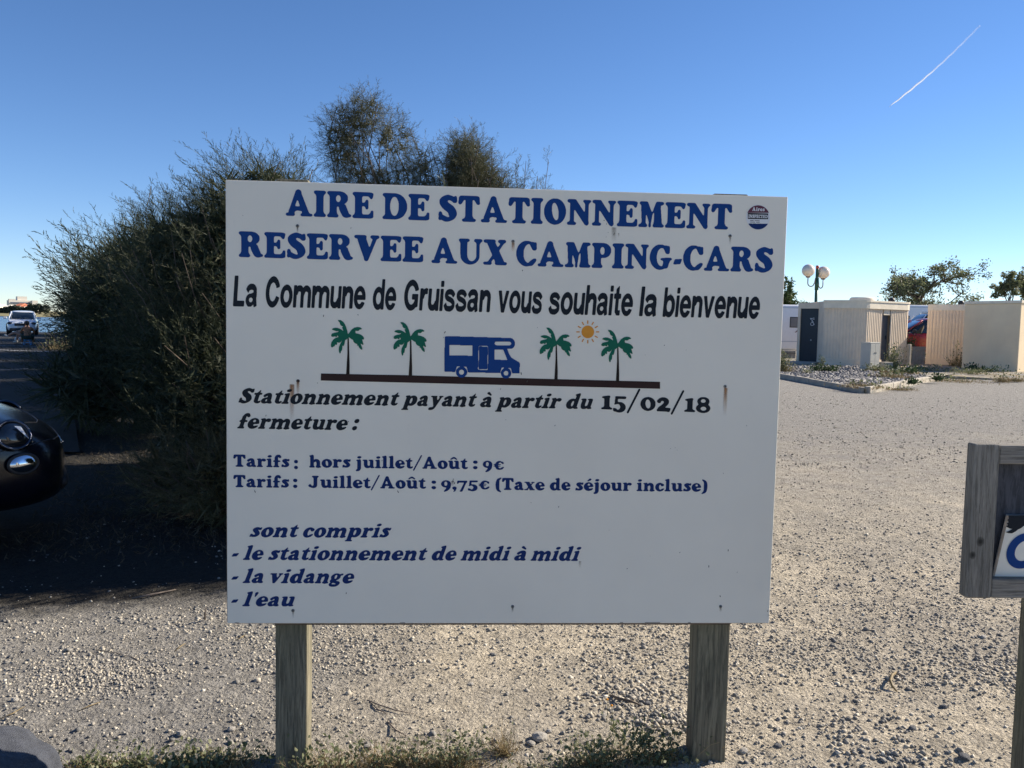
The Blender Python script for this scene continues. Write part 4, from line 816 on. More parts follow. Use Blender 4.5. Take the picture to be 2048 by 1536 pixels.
shrub('tamarisk_shrub', 'far dark tamarisk reaching out over the white car', 'shrub', (-11.8, 24.5, 0),
  [((-10.9, 24.5, 1.35), (1.5, 2.2, 1.15), 4), ((-8.9, 21.3, 1.4), (1.6, 2.0, 1.3), 3), ((-11.5, 25.2, .9), (1.1, 1.5, 1.0), 2), ((-9.6, 28.5, 1.7), (1.8, 3.2, 1.7), 2)], 3000, .75, n_br=90, core=2600, tm=SPR3, seed=15, group=TG)  # last lobe is unseen, added to close a sunlit gap in the hedge
shrub('tamarisk_shrub', 'tamarisk hidden deep behind the hedge beyond the white car park lines', 'shrub', (-13.5, 34.5, 0), [((-12.0, 31.5, 1.9), (1.8, 4.0, 2.0), 3), ((-16.3, 40.2, 2.0), (2.0, 4.6, 2.3), 3)], 2200, 1.1, n_br=40, core=3500, tm=SPR4, seed=17, group=TG)
shrub('tamarisk_shrub', 'dark tamarisk at the lagoon end of the hedge, right of the white car', 'shrub', (-22.5, 48, 0), [((-19.8, 47.5, 2.0), (2.0, 5.0, 2.2), 3), ((-25.2, 56.5, 2.0), (2.2, 5.0, 2.3), 3)], 2200, 1.2, n_br=40, core=3500, tm=SPR4, seed=19, group=TG)
shrub('tamarisk_shrub', 'low wide tamarisk growing directly behind the white board', 'shrub', (-.4, 6.1, 0), [((-.5, 6.1, 1.25), (1.3, 1.05, 1.1), 3), ((.6, 6.35, 1.25), (1.0, 1.0, 1.1), 2), ((-1.1, 5.85, 1.15), (.7, .85, 1.05), 3)], 2600, .32, n_br=60, core=2200, tm=SPR3, seed=21, group=TG)
# taller open tree whose top shows over the board
shrub('tamarisk_tree', 'tall open tamarisk with bare reddish twigs rising above the white board', 'tree', (-.55, 9.6, 0),
  [((-1.92, 9.6, 3.45), (.30, .4, .50), 1.1), ((-1.68, 9.6, 3.75), (.22, .3, .30), .45), ((-1.75, 9.6, 2.95), (.42, .4, .40), 1.3), ((-1.35, 9.5, 3.45), (.22, .4, .34), .5), ((-1.25, 9.5, 2.9), (.38, .4, .42), .9), ((-1.02, 9.5, 3.15), (.20, .4, .28), .35), ((-.55, 9.5, 3.15), (.34, .5, .46), 2.2), ((-.40, 9.5, 2.8), (.50, .5, .45), 3.4), ((-.85, 9.5, 2.6), (.80, .5, .40), 3.6), ((.02, 9.6, 2.6), (.42, .5, .42), 1.5), ((.30, 9.6, 2.6), (.22, .4, .35), .6)],
  9500, .165, 'tamarisk_dry', (.05, 0, .30), rnd=.75, n_br=120, core=900, fine=True, rmin=.15, trunk=.05, seed=23)
def bare_shoots(parent_label, base, tips, seed):
    rng = np.random.default_rng(seed); B = np.array(base, float); paths = []; pos, dr, sc = [], [], []
    for t in tips:
        t = np.array(t, float)-B; P = bent(np.zeros(3), t, rng, 10, .12, .02); paths.append((P, np.linspace(.014, .003, 10)))
        for k in range(34):
            u = rng.uniform(.3, 1); i = int(u*8.99); p = P[i]+(P[i+1]-P[i])*(u*9-i); d = rng.normal(size=3)*.6+(P[-1]-P[0])/np.linalg.norm(P[-1]-P[0]); pos.append(p); dr.append(d); sc.append(rng.uniform(.13, .30))
    root = thing('tamarisk_shoots', parent_label, 'shrub', tuple(base)); link_mesh('stem', np_mesh('stem', *tubes_np(paths)), M['twig'], root, True)
    V, F = scatter(SPR_FINE, np.array(pos), np.array(dr), np.array(sc), rng); link_mesh('crown', np_mesh('crown', V, F), M['tamarisk_dry'], root); return root
bare_shoots('thin bare tamarisk shoots standing apart to the right of the tall tamarisk', (.15, 9.4, 0), [tuple(ap(px, py, 9.4)) for px, py in ((1004, 312), (1052, 322), (1097, 324), (1030, 340), (1075, 352), (990, 335), (1010, 350))], 31)
bare_shoots('sunlit yellow-green tamarisk shoots hanging in front of the dark hedge', (-2.6, 8.2, 0), [tuple(ap(px, py, 6.9)) for px, py in ((244, 540), (262, 552), (380, 500), (352, 560), (300, 500), (415, 560), (395, 610))], 33)
# verge of dead grass at the foot of the hedge
def blades(n, area, h, w, rng, lean=.5, zf=None):
    p = area(n); d = rng.normal(size=(n, 3))*lean; d[:, 2] = 1; d /= np.linalg.norm(d, axis=1)[:, None]; H = h*rng.uniform(.4, 1.3, n)
    s = np.cross(d, rng.normal(size=(n, 3))); s /= np.linalg.norm(s, axis=1)[:, None]; W_ = (w*rng.uniform(.6, 1.4, n))[:, None]
    m = p+d*(H*.55)[:, None]; e = m+(d*.6+rng.normal(size=(n, 3))*.35)*(H*.5)[:, None]
    V = np.stack([p-s*W_/2, p+s*W_/2, m+s*W_*.4, m-s*W_*.4, e+s*W_*.06, e-s*W_*.06], 1).reshape(-1, 3); b = np.arange(n)[:, None]*6
    return V, np.vstack([b+np.array([0, 1, 2, 3]), b+np.array([3, 2, 4, 5])])
def verge_area(n):
    t = RNG.uniform(0, 1, n)**1.6; e = np.array(HEDGE_EDGE); s = np.interp(t, np.linspace(0, 1, len(e)), e[:, 0]); yy = np.interp(t, np.linspace(0, 1, len(e)), e[:, 1]); x = s+RNG.uniform(-.25, 1.4, n); y = yy-RNG.uniform(-.9, .35, n)
    return np.stack([x, y, hground(x, y)], 1)
v1 = blades(7000, verge_area, .06, .006, RNG, 1.4)
def verge2(n):
    x = RNG.uniform(-3.3, -1.2, n); y = 4.95+.30*x*0+RNG.uniform(.25, 1.3, n); return np.stack([x, y, hground(x, y)], 1)
v2 = blades(500, verge2, .07, .005, RNG, 1.2)
tag(link_mesh('dry_grass', np_mesh('dry_grass', *join([v1, v2])), M['litter'], None), 'dark dead grass and litter along the foot of the hedge', 'grass', kind='stuff')

# ---------------------------------------------------------------- broad leaved trees beyond the buildings
def leafq(rng):
    return np.array([[0, 0, 0], [.28, .05, .45], [0, .1, 1], [-.28, .05, .45]]), np.array([[0, 1, 2, 3]])
LEAF = [leafq(RNG)]
def tree(label, base, H, R, n_leaf, leaf, mat, seed, trunk=.16, first=.25, spread=1.0, levels=3, shape=None, group=None, kids=4):
    rng = np.random.default_rng(seed); root = thing('tree', label, 'tree', tuple(base), 0, group); paths = []; tips = []
    def grow(p, d, L, r, lv):
        e = p+d*L; P = bent(p, e, rng, 6, .16, .03); paths.append((P, np.linspace(r, r*.55, 6)))
        if lv == 0: tips.append((P[2:], d)); return
        for k in range(kids if lv < levels else kids+2):
            u = rng.uniform(.35 if lv < levels else first, 1.0); i = min(int(u*5), 4); q = P[i]+(P[i+1]-P[i])*(u*5-i); a = rng.normal(size=3); a[2] *= .45; nd = d*.55+a/np.linalg.norm(a)*.85*spread+np.array([0, 0, .22]); nd /= np.linalg.norm(nd); grow(q, nd, L*rng.uniform(.5, .75), r*.5, lv-1)
    grow(np.zeros(3), np.array([.03, 0, 1.0]), H*.5, trunk, levels)
    P = np.vstack([t[0] for t in tips]); c = P.mean(0); sc = np.array([R/np.percentile(np.abs(P[:, 0]-c[0]), 97), R/np.percentile(np.abs(P[:, 1]-c[1]), 97), H/np.percentile(P[:, 2], 99.5)])
    V, F = tubes_np(paths); V = V*sc; link_mesh('trunk', np_mesh('trunk', V, F), M['bark'], root, True)
    k = rng.integers(0, len(P), n_leaf); pos = P[k]*sc+rng.normal(size=(n_leaf, 3))*R*.055
    if shape is not None: pos = pos[shape(pos)]
    dr = rng.normal(size=pos.shape)+np.array([0, 0, -.2]); V, F = scatter(LEAF, pos, dr, leaf*rng.uniform(.5, 1.4, len(pos)), rng); link_mesh('crown', np_mesh('crown', V, F), M[mat], root); return root
b = ap(1834, 700, 58); tree('wide sparse tree with bare left branches rising behind the gap between the two concrete blocks', (b.x-.2, 58, 0), 5.9, 2.7, 13000, .15, 'tree_leaf', 41, .17, .22, 1.25, 3, kids=5)
b = ap(2012, 700, 52); tree('open leafy tree with bare twigs standing behind the plain beige wall', (b.x, 52, 0), 5.2, 1.0, 3800, .15, 'tree_leaf', 44, .12, .2, .8, 3)
b = ap(2046, 700, 54); tree('narrow pointed tree behind the beige wall, cut by the right edge', (b.x+.1, 54, 0), 5.7, 1.05, 6500, .16, 'tree_leaf', 47, .14, .1, .6, 3)
b = ap(1562, 700, 75); tree('bright green poplar top showing just right of the white board', (b.x, 75, 0), 5.6, 1.2, 2600, .26, 'poplar_leaf', 51, .15, .1, .6, 3)
b = ap(1586, 700, 80); tree('small round green tree behind the caravan roof', (b.x, 80, 0), 3.9, 1.1, 1300, .28, 'poplar_leaf', 53, .12, .1, .6, 2, kids=7)
# ---------------------------------------------------------------- concrete blocks on the island
def v2(v): return Vector((v[0], v[1]))
def fillet(pts, rad, n=7):
    out = []
    for i, p in enumerate(pts):
        r = rad[i]; p = v2(p)
        if r <= 0 or i in (0, len(pts)-1): out.append(p); continue
        a = (v2(pts[i-1])-p).normalized(); b = (v2(pts[i+1])-p).normalized(); ang = a.angle(b); t = r/math.tan(ang/2); s, e = p+a*t, p+b*t
        for k in range(n+1):
            u = k/n; out.append(s*(1-u)**2+p*2*u*(1-u)+e*u*u)
    return out
def resample(path, step):
    d = [0]
    for a, b in zip(path[:-1], path[1:]): d.append(d[-1]+(b-a).length)
    n = max(2, int(d[-1]/step)); r = []
    for k in range(n+1):
        s = d[-1]*k/n; i = max(0, min(len(path)-2, int(np.searchsorted(d, s, 'right'))-1)); L = d[i+1]-d[i]; u = (s-d[i])/L if L else 0; q = path[i].lerp(path[i+1], u); t = (path[i+1]-path[i]).normalized(); r.append((q, Vector((t.y, -t.x))))
    return r
def ribbed(mb, path, z0, z1, pitch=.115, dep=.014):
    r = resample(path, pitch/6); pat = [0, 0, .6, 1, 1, .6]; vs = []
    for i, (q, nrm) in enumerate(r): k = q+nrm*dep*pat[i % 6]; vs += [(k.x, k.y, z0), (k.x, k.y, z1)]
    mb.add(vs, [(2*i, 2*i+2, 2*i+3, 2*i+1) for i in range(len(r)-1)])
def band(mb, path, z0, z1, out, inn=-.15):
    r = resample(path, .15); n = len(r); vs = []
    for q, nrm in r:
        for o_, z in ((out, z0), (out, z1), (inn, z1), (inn, z0)): k = q+nrm*o_; vs.append((k.x, k.y, z))
    fs = [(i*4+k, (i+1)*4+k, (i+1)*4+(k+1) % 4, i*4+(k+1) % 4) for i in range(n-1) for k in range(4)]+[(0, 1, 2, 3), ((n-1)*4+3, (n-1)*4+2, (n-1)*4+1, (n-1)*4)]; mb.add(vs, fs)
def P2(px, Y): v = ap(px, 700, Y); return Vector((v.x, v.y))
U_, V_ = Vector((.80, .60)), Vector((-.60, .80))
A, B, C, D, E_ = P2(1594.5, 33.3), P2(1647, 32.7), P2(1645, 31.9), P2(1724, 31.0), P2(1815, 32.8)
d1, d2 = P2(1761, 31.76), P2(1777.5, 32.08)
TOP = 2.50
blk = thing('sanitary_block', 'prefabricated beige ribbed concrete toilet block with a blue-black door and a rounded corner', 'toilet block', (D.x, D.y, IZ))
LOC = Vector((D.x, D.y))
def L2(p): return Vector((p.x-LOC.x, p.y-LOC.y))
front = fillet([L2(C), L2(D), L2(d1)], [0, .42, 0]); right = fillet([L2(d2), L2(E_), L2(E_+V_*.9)], [0, .16, 0])
mb = MB(); ribbed(mb, front, .22, TOP-IZ-.30); mb.build('wall', M['ribbed'], blk, fixn=False)
mb = MB(); ribbed(mb, right, .22, TOP-IZ-.30); mb.build('wall', M['ribbed'], blk, fixn=False)
mb = MB(); band(mb, front, 0, .22, .055); mb.build('plinth', M['ribbed'], blk); mb = MB(); band(mb, right, 0, .22, .055); mb.build('plinth', M['ribbed'], blk)
whole = fillet([L2(C)-Vector((.03, .02)), L2(D), L2(E_), L2(E_+V_*1.2)], [0, .42, .16, 0])
mb = MB(); band(mb, whole, TOP-IZ-.30, TOP-IZ-.06, .05); band(mb, whole, TOP-IZ-.06, TOP-IZ, .075); mb.build('roof_band', M['cap'], blk)
mb = MB(); bk = L2(C)+Vector((.3, 3.0)); poly = [(L2(C).x+.05, L2(C).y+.1), (L2(D).x, L2(D).y+.42), (L2(d1).x, L2(d1).y+.22), (L2(d2).x, L2(d2).y+.22), (L2(E_).x-.12, L2(E_).y+.06), (L2(E_+V_*3).x-.1, L2(E_+V_*3).y), (bk.x, bk.y)]
mb.prism(poly, 0, TOP-IZ-.035); mb.build('core', M['ribbed'], blk)
c = (L2(d1)+L2(d2))/2; rz = math.atan2(U_.y, U_.x)
dd = MB().box((0, 0, 0), (.46, .05, 1.98)).build('door', M['door_grey'], blk); dd.location = (c.x-.03, c.y+.13, 1.0); dd.rotation_euler = (0, 0, rz)
MB().box((.12, -.035, .05), (.05, .03, .14)).build('handle', M['trim'], dd)
mb = MB().box((c.x, c.y+.06, TOP-IZ-.40), (.42, .10, .22), rz); mb.build('lintel', M['cap'], blk)
# left wing with the dark door
a, b = L2(A), L2(B); t = (b-a).normalized(); nrm = Vector((t.y, -t.x)); rz2 = math.atan2(t.y, t.x); W_ = (b-a).length
def wing(nm, u0, u1, z0, z1, off, th, m, **k):
    c = a+t*((u0+u1)/2)+nrm*off; o = MB().box((0, 0, 0), (u1-u0, th, z1-z0)).build(nm, m, blk, **k); o.location = (c.x, c.y, (z0+z1)/2); o.rotation_euler = (0, 0, rz2); return o
wing('jamb', 0, .10, 0, TOP-IZ-.09, 0, .18, M['ribbed']); wing('lintel', .10, W_+.05, TOP-IZ-.30, TOP-IZ-.09, 0, .18, M['ribbed']); wing('side_wall', 0, W_, .02, TOP-IZ-.12, -1.15, 2.0, M['ribbed'])
dr = wing('door', .105, W_+.03, .04, TOP-IZ-.305, .0, .05, M['door_dark'])
MB().box((-.05, -.035, -.18), (.05, .02, .05)).build('lock', M['plate'], dr, bevel=.01)
wc = [('S', [(0, 95, 2), (5, 78, 2), (10, 92, 2), (15, 78, 2), (20, 95, 2)]), ('S', [(44, 92, 2), (34, 95, 2), (28, 87, 2), (34, 78, 2), (44, 80, 2)]),
  ('E', 20, 68, 5, 5), ('S', [(20, 62, 3), (21, 40, 3)]), ('S', [(21, 52, 2.2), (34, 52, 2.2)]), ('S', [(21, 40, 3), (34, 40, 3), (42, 20, 3)]), ('E', 22, 26, 19, 19), N_('E', 22, 26, 14.5, 14.5)]
gl = trace(wc, -8, -2, 52, 104, 1.5, .8, .5, .05)
mb = MB()
for g_ in nest(gl):
    Lz = [[Vector((p[0], p[1], 0)) for p in l] for l in g_]; fl_ = [p for l in Lz for p in l]; mb.add([((p.x-22)*.0037-.03, -.029, (p.y)*.0034+.35) for p in fl_], tessellate_polygon(Lz))
mb.build('pictogram', M['white_print'], dr, fixn=False)
sl = wing('step', -.1, W_-.05, -.02, .06, .55, .95, M['concrete'])
mb = MB(); mb.lathe([(.0, .17), (.40, .17), (.46, .12), (.46, 0)], 24, (0, 0, 0)); o = mb.build('roof_hatch', M['cap'], blk, True); o.location = (L2(P2(1720, 32.3)).x, L2(P2(1720, 32.3)).y, TOP-IZ-.03)
o = MB().ball((0, 0, 0), .13, 12, 8).build('roof_vent', M['trim'], blk, True); o.location = (L2(P2(1778, 32.3)).x, L2(P2(1778, 32.3)).y, TOP-IZ+.03)
# second block: ribbed end and plain rendered wall
R0, R1, R2, R3 = P2(1850.5, 34.2), P2(1925, 33.3), P2(1925, 31.2), P2(2037, 29.0)
b2 = thing('service_block', 'plain beige rendered concrete building with a ribbed bay at its left end', 'building', (R3.x, R3.y, IZ)); LOC = Vector((R3.x, R3.y))
rp = fillet([L2(R0+Vector((1.0, 1.2))), L2(R0), L2(R1)+Vector((.35, -.18))], [0, .18, 0]); mb = MB(); ribbed(mb, rp, .2, TOP-IZ-.26); mb.build('ribbed_wall', M['ribbed'], b2, fixn=False)
mb = MB(); band(mb, rp, 0, .2, .03); mb.build('plinth', M['ribbed'], b2); mb = MB(); band(mb, rp, TOP-IZ-.26, TOP-IZ-.02, .035); mb.build('roof_band', M['cap'], b2)
mb = MB(); mb.prism([(L2(R0).x+.25, L2(R0).y+.2), (L2(R1).x+.3, L2(R1).y+.02), (L2(R1).x+.9, L2(R1).y+2.6), (L2(R0).x+1.7, L2(R0).y+2.6)], 0, TOP-IZ-.05); mb.build('core', M['ribbed'], b2)
e1 = L2(R3); e0 = L2(R2); e2 = e1+Vector((.80, .60))*4.6; e3 = e2+(e0-e1)
MB().prism([tuple(e1), tuple(e2), tuple(e3), tuple(e0)], -.05, TOP-IZ-.075).build('rendered_wall', M['render'], b2, bevel=.015)
mb = MB(); g_ = .035; dv = (e0-e1).normalized(); du = Vector((.80, .60)); du.normalize()
mb.prism([tuple(e1-dv*g_-du*g_), tuple(e2-dv*g_+du*g_), tuple(e3+dv*g_+du*g_), tuple(e0+dv*g_-du*g_)], TOP-IZ-.07, TOP-IZ+.03).build('roof_slab', M['cap'], b2, bevel=.01)
o = MB().ball((0, 0, 0), .12, 12, 8).build('roof_vent', M['trim'], b2, True); q = L2(P2(1917, 33.8)); o.location = (q.x, q.y, TOP-IZ+.03)
# low screens between the blocks
def screen(nm, lab, px0, px1, Y0, Y1, z1, m, cat, post=True):
    a, b = P2(px0, Y0), P2(px1, Y1); c = (a+b)/2; r = math.atan2((b-a).y, (b-a).x); L = (b-a).length; r_ = thing(nm, lab, cat, (c.x, c.y, IZ), r)
    n = max(2, round(L/.16))
    for k in range(n): MB().box((-L/2+L*(k+.5)/n, 0, z1/2), (L/n-.008, .03, z1-.02)).build('plank', m, r_)
    MB().box((0, -.028, z1-.10), (L, .026, .10)).build('rail', m, r_); MB().box((0, -.028, .22), (L, .026, .10)).build('rail', m, r_)
    if post: MB().box((L/2, -.02, z1/2+.05), (.12, .12, z1+.10)).build('post', M['kerb'], r_, bevel=.02)
    return r_
screen('low_fence', 'short cream boarded fence joined to the right side of the toilet block', 1808, 1819, 32.0, 31.8, .72, M['kerb'], 'fence')
screen('low_fence', 'short grey boarded fence between the two concrete blocks', 1824, 1850, 33.0, 33.2, .72, M['plank'], 'fence', False)
screen('low_fence', 'grey slatted fence under the caravan, just right of the white board', 1540, 1592, 37.5, 37.0, .35, M['plank'], 'fence', False)
b = gp(1563, 742, .1); mb = MB().box((0, 0, .62), (.12, .12, 1.34)); o = mb.build('wooden_post', M['post_wood'], bevel=.01); o.location = (b.x-.02, 31.5, 0.05); tag(o, 'short weathered wooden post beside the right edge of the white board', 'post')
b = ap(1828, 700, 37); o = MB().box((0, 0, .5), (.10, .10, 1.0)).build('wooden_post', M['kerb'], bevel=.01); o.location = (b.x+.0, 35.0, IZ-.05); tag(o, 'pale post standing in front of the red car door', 'post')
# cabinet
cb = gp(1738, 741, IZ); cab = thing('utility_cabinet', 'cream plastic utility cabinet with four doors in front of the toilet block', 'utility cabinet', (cb.x, cb.y, IZ), math.atan2(.50, .866))
MB().b2(0, .50, 0, .36, -.02, .90).build('case', M['cabinet'], cab, bevel=.008); MB().b2(-.012, .512, -.012, .372, .90, .925).build('lid', M['cabinet'], cab, bevel=.006)
for x0, x1 in ((.02, .245), (.255, .48)):
    for z0, z1 in ((.02, .285), (.30, .88)):
        o = MB().b2(x0, x1, -.014, .004, z0, z1).build('door', M['cabinet'], cab, bevel=.004)
        if z0 > .2: MB().b2(x0+.03 if x0 > .2 else x1-.045, x0+.045 if x0 > .2 else x1-.03, -.022, -.012, .55, .60).build('lock', M['seam'], o)
o = MB().b2(-.19, .19, -.13, .13, 0, .24).build('meter_box', M['kerb'], bevel=.01); b = gp(1771, 738, IZ); o.location = (b.x, b.y, IZ); o.rotation_euler = (0, 0, .36); tag(o, 'small low cream box on the ground right of the utility cabinet', 'box')
o = MB().prism([(math.cos(a)*.95*(1+.05*math.sin(3*a)), math.sin(a)*.75) for a in np.linspace(0, 6.28, 17)[:-1]], 0, .03).build('manhole_slab', M['concrete'], bevel=.01); b = gp(1728, 762, IZ); o.location = (b.x, b.y, IZ+.004); o.rotation_euler = (0, 0, .5); tag(o, 'flat grey concrete slab among the pebbles behind the kerb corner', 'slab')
# street lamp
lb = ap(1632, 600, 36); lt = ap(1632.5, 531, 36).z
lamp = thing('street_lamp', 'green lamp post with a red cap and two opal globes behind the toilet block', 'street lamp', (lb.x, 36, 0))
MB().tube([(0, 0, 0), (0, 0, lt-.12)], [.068, .062], 16).build('pole', M['lamp_green'], lamp, True); MB().tube([(0, 0, lt-.12), (0, 0, lt)], .066, 16).build('cap', M['lamp_red'], lamp, True)
MB().tube([(0, 0, lt-1.02), (0, 0, lt-.52)], .078, 16).build('collar', M['lamp_green'], lamp, True)
for sgn, (gx_, gz_) in ((-1, (1615, 541.3)), (1, (1649, 544.8))):
    g0 = ap(gx_, gz_, 36); dx = g0.x-lb.x; z = g0.z; yo = -.1 if sgn < 0 else .12
    pts = [(sgn*.07, yo*.2, z-.32), (sgn*.10, yo*.3, z-.50)]+[(dx*(.30+.70*(1-math.cos(a))/2)+0, yo*(.3+.7*(1-math.cos(a))/2), z-.52-.14*math.sin(a)) for a in np.linspace(.15, math.pi, 9)]+[(dx, yo, z-.27)]
    arm = MB().tube(pts, .022, 10).build('arm', M['lamp_arm'], lamp, True)
    gb = MB().ball((0, 0, 0), .262, 28, 18).build('globe', M['globe'], lamp, True); gb.location = (dx, yo, z)
    o = MB().tube([(0, 0, -.30), (0, 0, -.235)], [.07, .11], 14).build('globe_holder', M['lamp_arm'], gb, True)

# ---------------------------------------------------------------- vehicles
def loft(mb, secs, closed=False, caps=True):
    n = len(secs[0]); vs = [p for s in secs for p in s]; fs = []
    for i in range(len(secs)-1):
        for k in range(n-1): fs.append((i*n+k, i*n+k+1, (i+1)*n+k+1, (i+1)*n+k))
    if caps: fs.append(tuple(range(n))[::-1]); fs.append(tuple((len(secs)-1)*n+k for k in range(n)))
    return mb.add(vs, fs)
def car(label, loc, rz, L, Wd, H, paint, st, gh, wheel=.31, wx=(.8, .8), name='parked_car', cat='car', group=None):
    """st: body stations (x, half width, bottom, belt); gh: glasshouse stations (x, half width at belt, roof half width, roof z)"""
    r = thing(name, label, cat, loc, rz, group); mb = MB(); secs = []
    for x, w, zb, zt in st:
        h = [(x, w*.80, zb), (x, w*.96, zb+.05), (x, w, zb+(zt-zb)*.35), (x, w*.99, zb+(zt-zb)*.68), (x, w*.93, zb+(zt-zb)*.92), (x, w*.74, zt), (x, w*.35, zt+.018)]
        secs.append(h+[(a_, -b_, c_) for a_, b_, c_ in h[::-1]])
    loft(mb, secs); mb.build('body', paint, r, True, sub=2)
    def belt(x): return float(np.interp(x, [s[0] for s in st], [s[3] for s in st]))
    mb = MB(); secs = []
    for x, wb, wr, zr in gh:
        zb = belt(x)-.05; zr = max(zr, zb+.02); h = [(x, wb, zb), (x, wb*.72+wr*.28, zb+(zr-zb)*.33), (x, wb*.25+wr*.75, zb+(zr-zb)*.8), (x, wr*.9, zr-.005), (x, wr*.5, zr+.01)]; secs.append(h+[(a_, -b_, c_) for a_, b_, c_ in h[::-1]])
    loft(mb, secs); mb.build('glasshouse', M['glass'], r, True, sub=2)
    top = [g_ for g_ in gh if g_[3] > H-.12]
    mb = MB(); secs = []
    for x, wb, wr, zr in top: h = [(x, wr*1.0, zr-.055), (x, wr*.93, zr+.0), (x, wr*.5, zr+.024)]; secs.append(h+[(a_, -b_, c_) for a_, b_, c_ in h[::-1]])
    loft(mb, secs); mb.build('roof', paint, r, True, sub=2)
    for s_ in (1, -1):                                   # pillars
        for i, (x, wb, wr, zr) in enumerate(gh):
            mb = MB()
            if i+1 < len(gh) and (i == 0 or i == len(gh)-2 or i == len(gh)//2):
                x2, wb2, wr2, zr2 = gh[i+1]
                if i == 0: a_, b_ = (x, wb*.985, belt(x)-.04), (x2, wr2*1.0, zr2-.02)
                elif i == len(gh)-2: a_, b_ = (x2, wb2*.985, belt(x2)-.04), (x, wr*1.0, zr-.02)
                else: a_, b_ = (x, wb+.004, belt(x)), (x, wr*1.01, zr-.03)
                mb.tube([(p[0], p[1]*s_, p[2]) for p in (a_, ((a_[0]+b_[0])/2, (a_[1]+b_[1])/2+.015, (a_[2]+b_[2])/2+.01), b_)], .032, 8); mb.build('pillar', paint, r, True)
    for x in (L/2-wx[0], -L/2+wx[1]):
        for s_ in (1, -1):
            w_ = max(s[1] for s in st); tr = MB().lathe([(wheel*.6, -.09), (wheel*.93, -.10), (wheel, -.06), (wheel, .06), (wheel*.93, .10), (wheel*.6, .09)], 24).build('wheel', M['rubber'], r, True); tr.location = (x, s_*(w_-.10), wheel); tr.rotation_euler = (math.pi/2, 0, 0)
            rm = MB(); rm.lathe([(0, .07), (wheel*.15, .075), (wheel*.2, .05), (wheel*.58, .05), (wheel*.64, .09)], 20); rm.lathe([(0, -.07), (wheel*.15, -.075), (wheel*.2, -.05), (wheel*.58, -.05), (wheel*.64, -.09)], 20)
            for k in range(5): rm.box((math.cos(k*1.2566)*wheel*.36, math.sin(k*1.2566)*wheel*.36, 0), (wheel*.5, .05, .15), k*1.2566)
            rm.build('rim', M['rim'], tr)
            ar = MB().tube([(wheel*1.12*math.cos(a_), 0, wheel*1.12*math.sin(a_)) for a_ in np.linspace(0, math.pi, 12)], .03, 6).build('wheel_arch', M['trim'], r, True); ar.location = (x, s_*(w_-.02), wheel)
    return r
def oval(mb, c, ru, rv, u, v, n=28, dep=.0, nn=None):   # flat or domed oval spanned by u, v
    nn = nn or u.cross(v); vs = [c+nn*dep]; fs = []
    for j, q in enumerate((.5, .85, 1)):
        for k in range(n): a_ = 2*math.pi*k/n; vs.append(c+u*(math.cos(a_)*ru*q)+v*(math.sin(a_)*rv*q)+nn*dep*math.sqrt(max(0, 1-q*q)))
    for k in range(n): fs.append((0, 1+k, 1+(k+1) % n))
    for j in range(2):
        for k in range(n): fs.append((1+j*n+k, 1+(j+1)*n+k, 1+(j+1)*n+(k+1) % n, 1+j*n+(k+1) % n))
    return mb.add(vs, fs)
# small black car, its nose entering the picture at the left
th_ = math.radians(32); hv = Vector((math.cos(th_), math.sin(th_), 0)); lv = Vector((-math.sin(th_), math.cos(th_), 0)); Nl = Vector((-3.06, 5.2, 0))
bc = Nl-hv*1.52+lv*.66
st = [(-1.72, .52, .42, .80), (-1.66, .70, .30, .90), (-1.45, .78, .24, .96), (-1.0, .81, .22, .97), (0, .815, .22, .96), (.75, .81, .22, .955), (1.15, .80, .23, .91), (1.40, .77, .24, .85), (1.60, .69, .25, .765), (1.76, .56, .28, .67), (1.83, .36, .33, .58)]
gh = [(-1.60, .66, .52, .97), (-1.35, .70, .55, 1.36), (-.9, .74, .58, 1.46), (-.1, .745, .58, 1.485), (.30, .74, .56, 1.43), (.95, .66, .50, .98)]
black = car('black rounded hatchback with round chrome-ringed headlights, its nose at the left edge', (bc.x, bc.y, .02), th_, 3.5, 1.63, 1.49, M['black_paint'], st, gh, .30, (.72, .55))
bpy.context.view_layer.update(); dg = bpy.context.evaluated_depsgraph_get(); bd = [c_ for c_ in black.children if c_.name.startswith('body')][0].evaluated_get(dg)
def on_body(x, y, z):                                   # nearest point of the bodywork and its outward normal
    ok_, p_, n_, _ = bd.closest_point_on_mesh(Vector((x, y, z))); n_ = n_ if n_.dot(Vector((x, y, z))-Vector((.8, 0, .5))) > 0 else -n_; return p_, n_
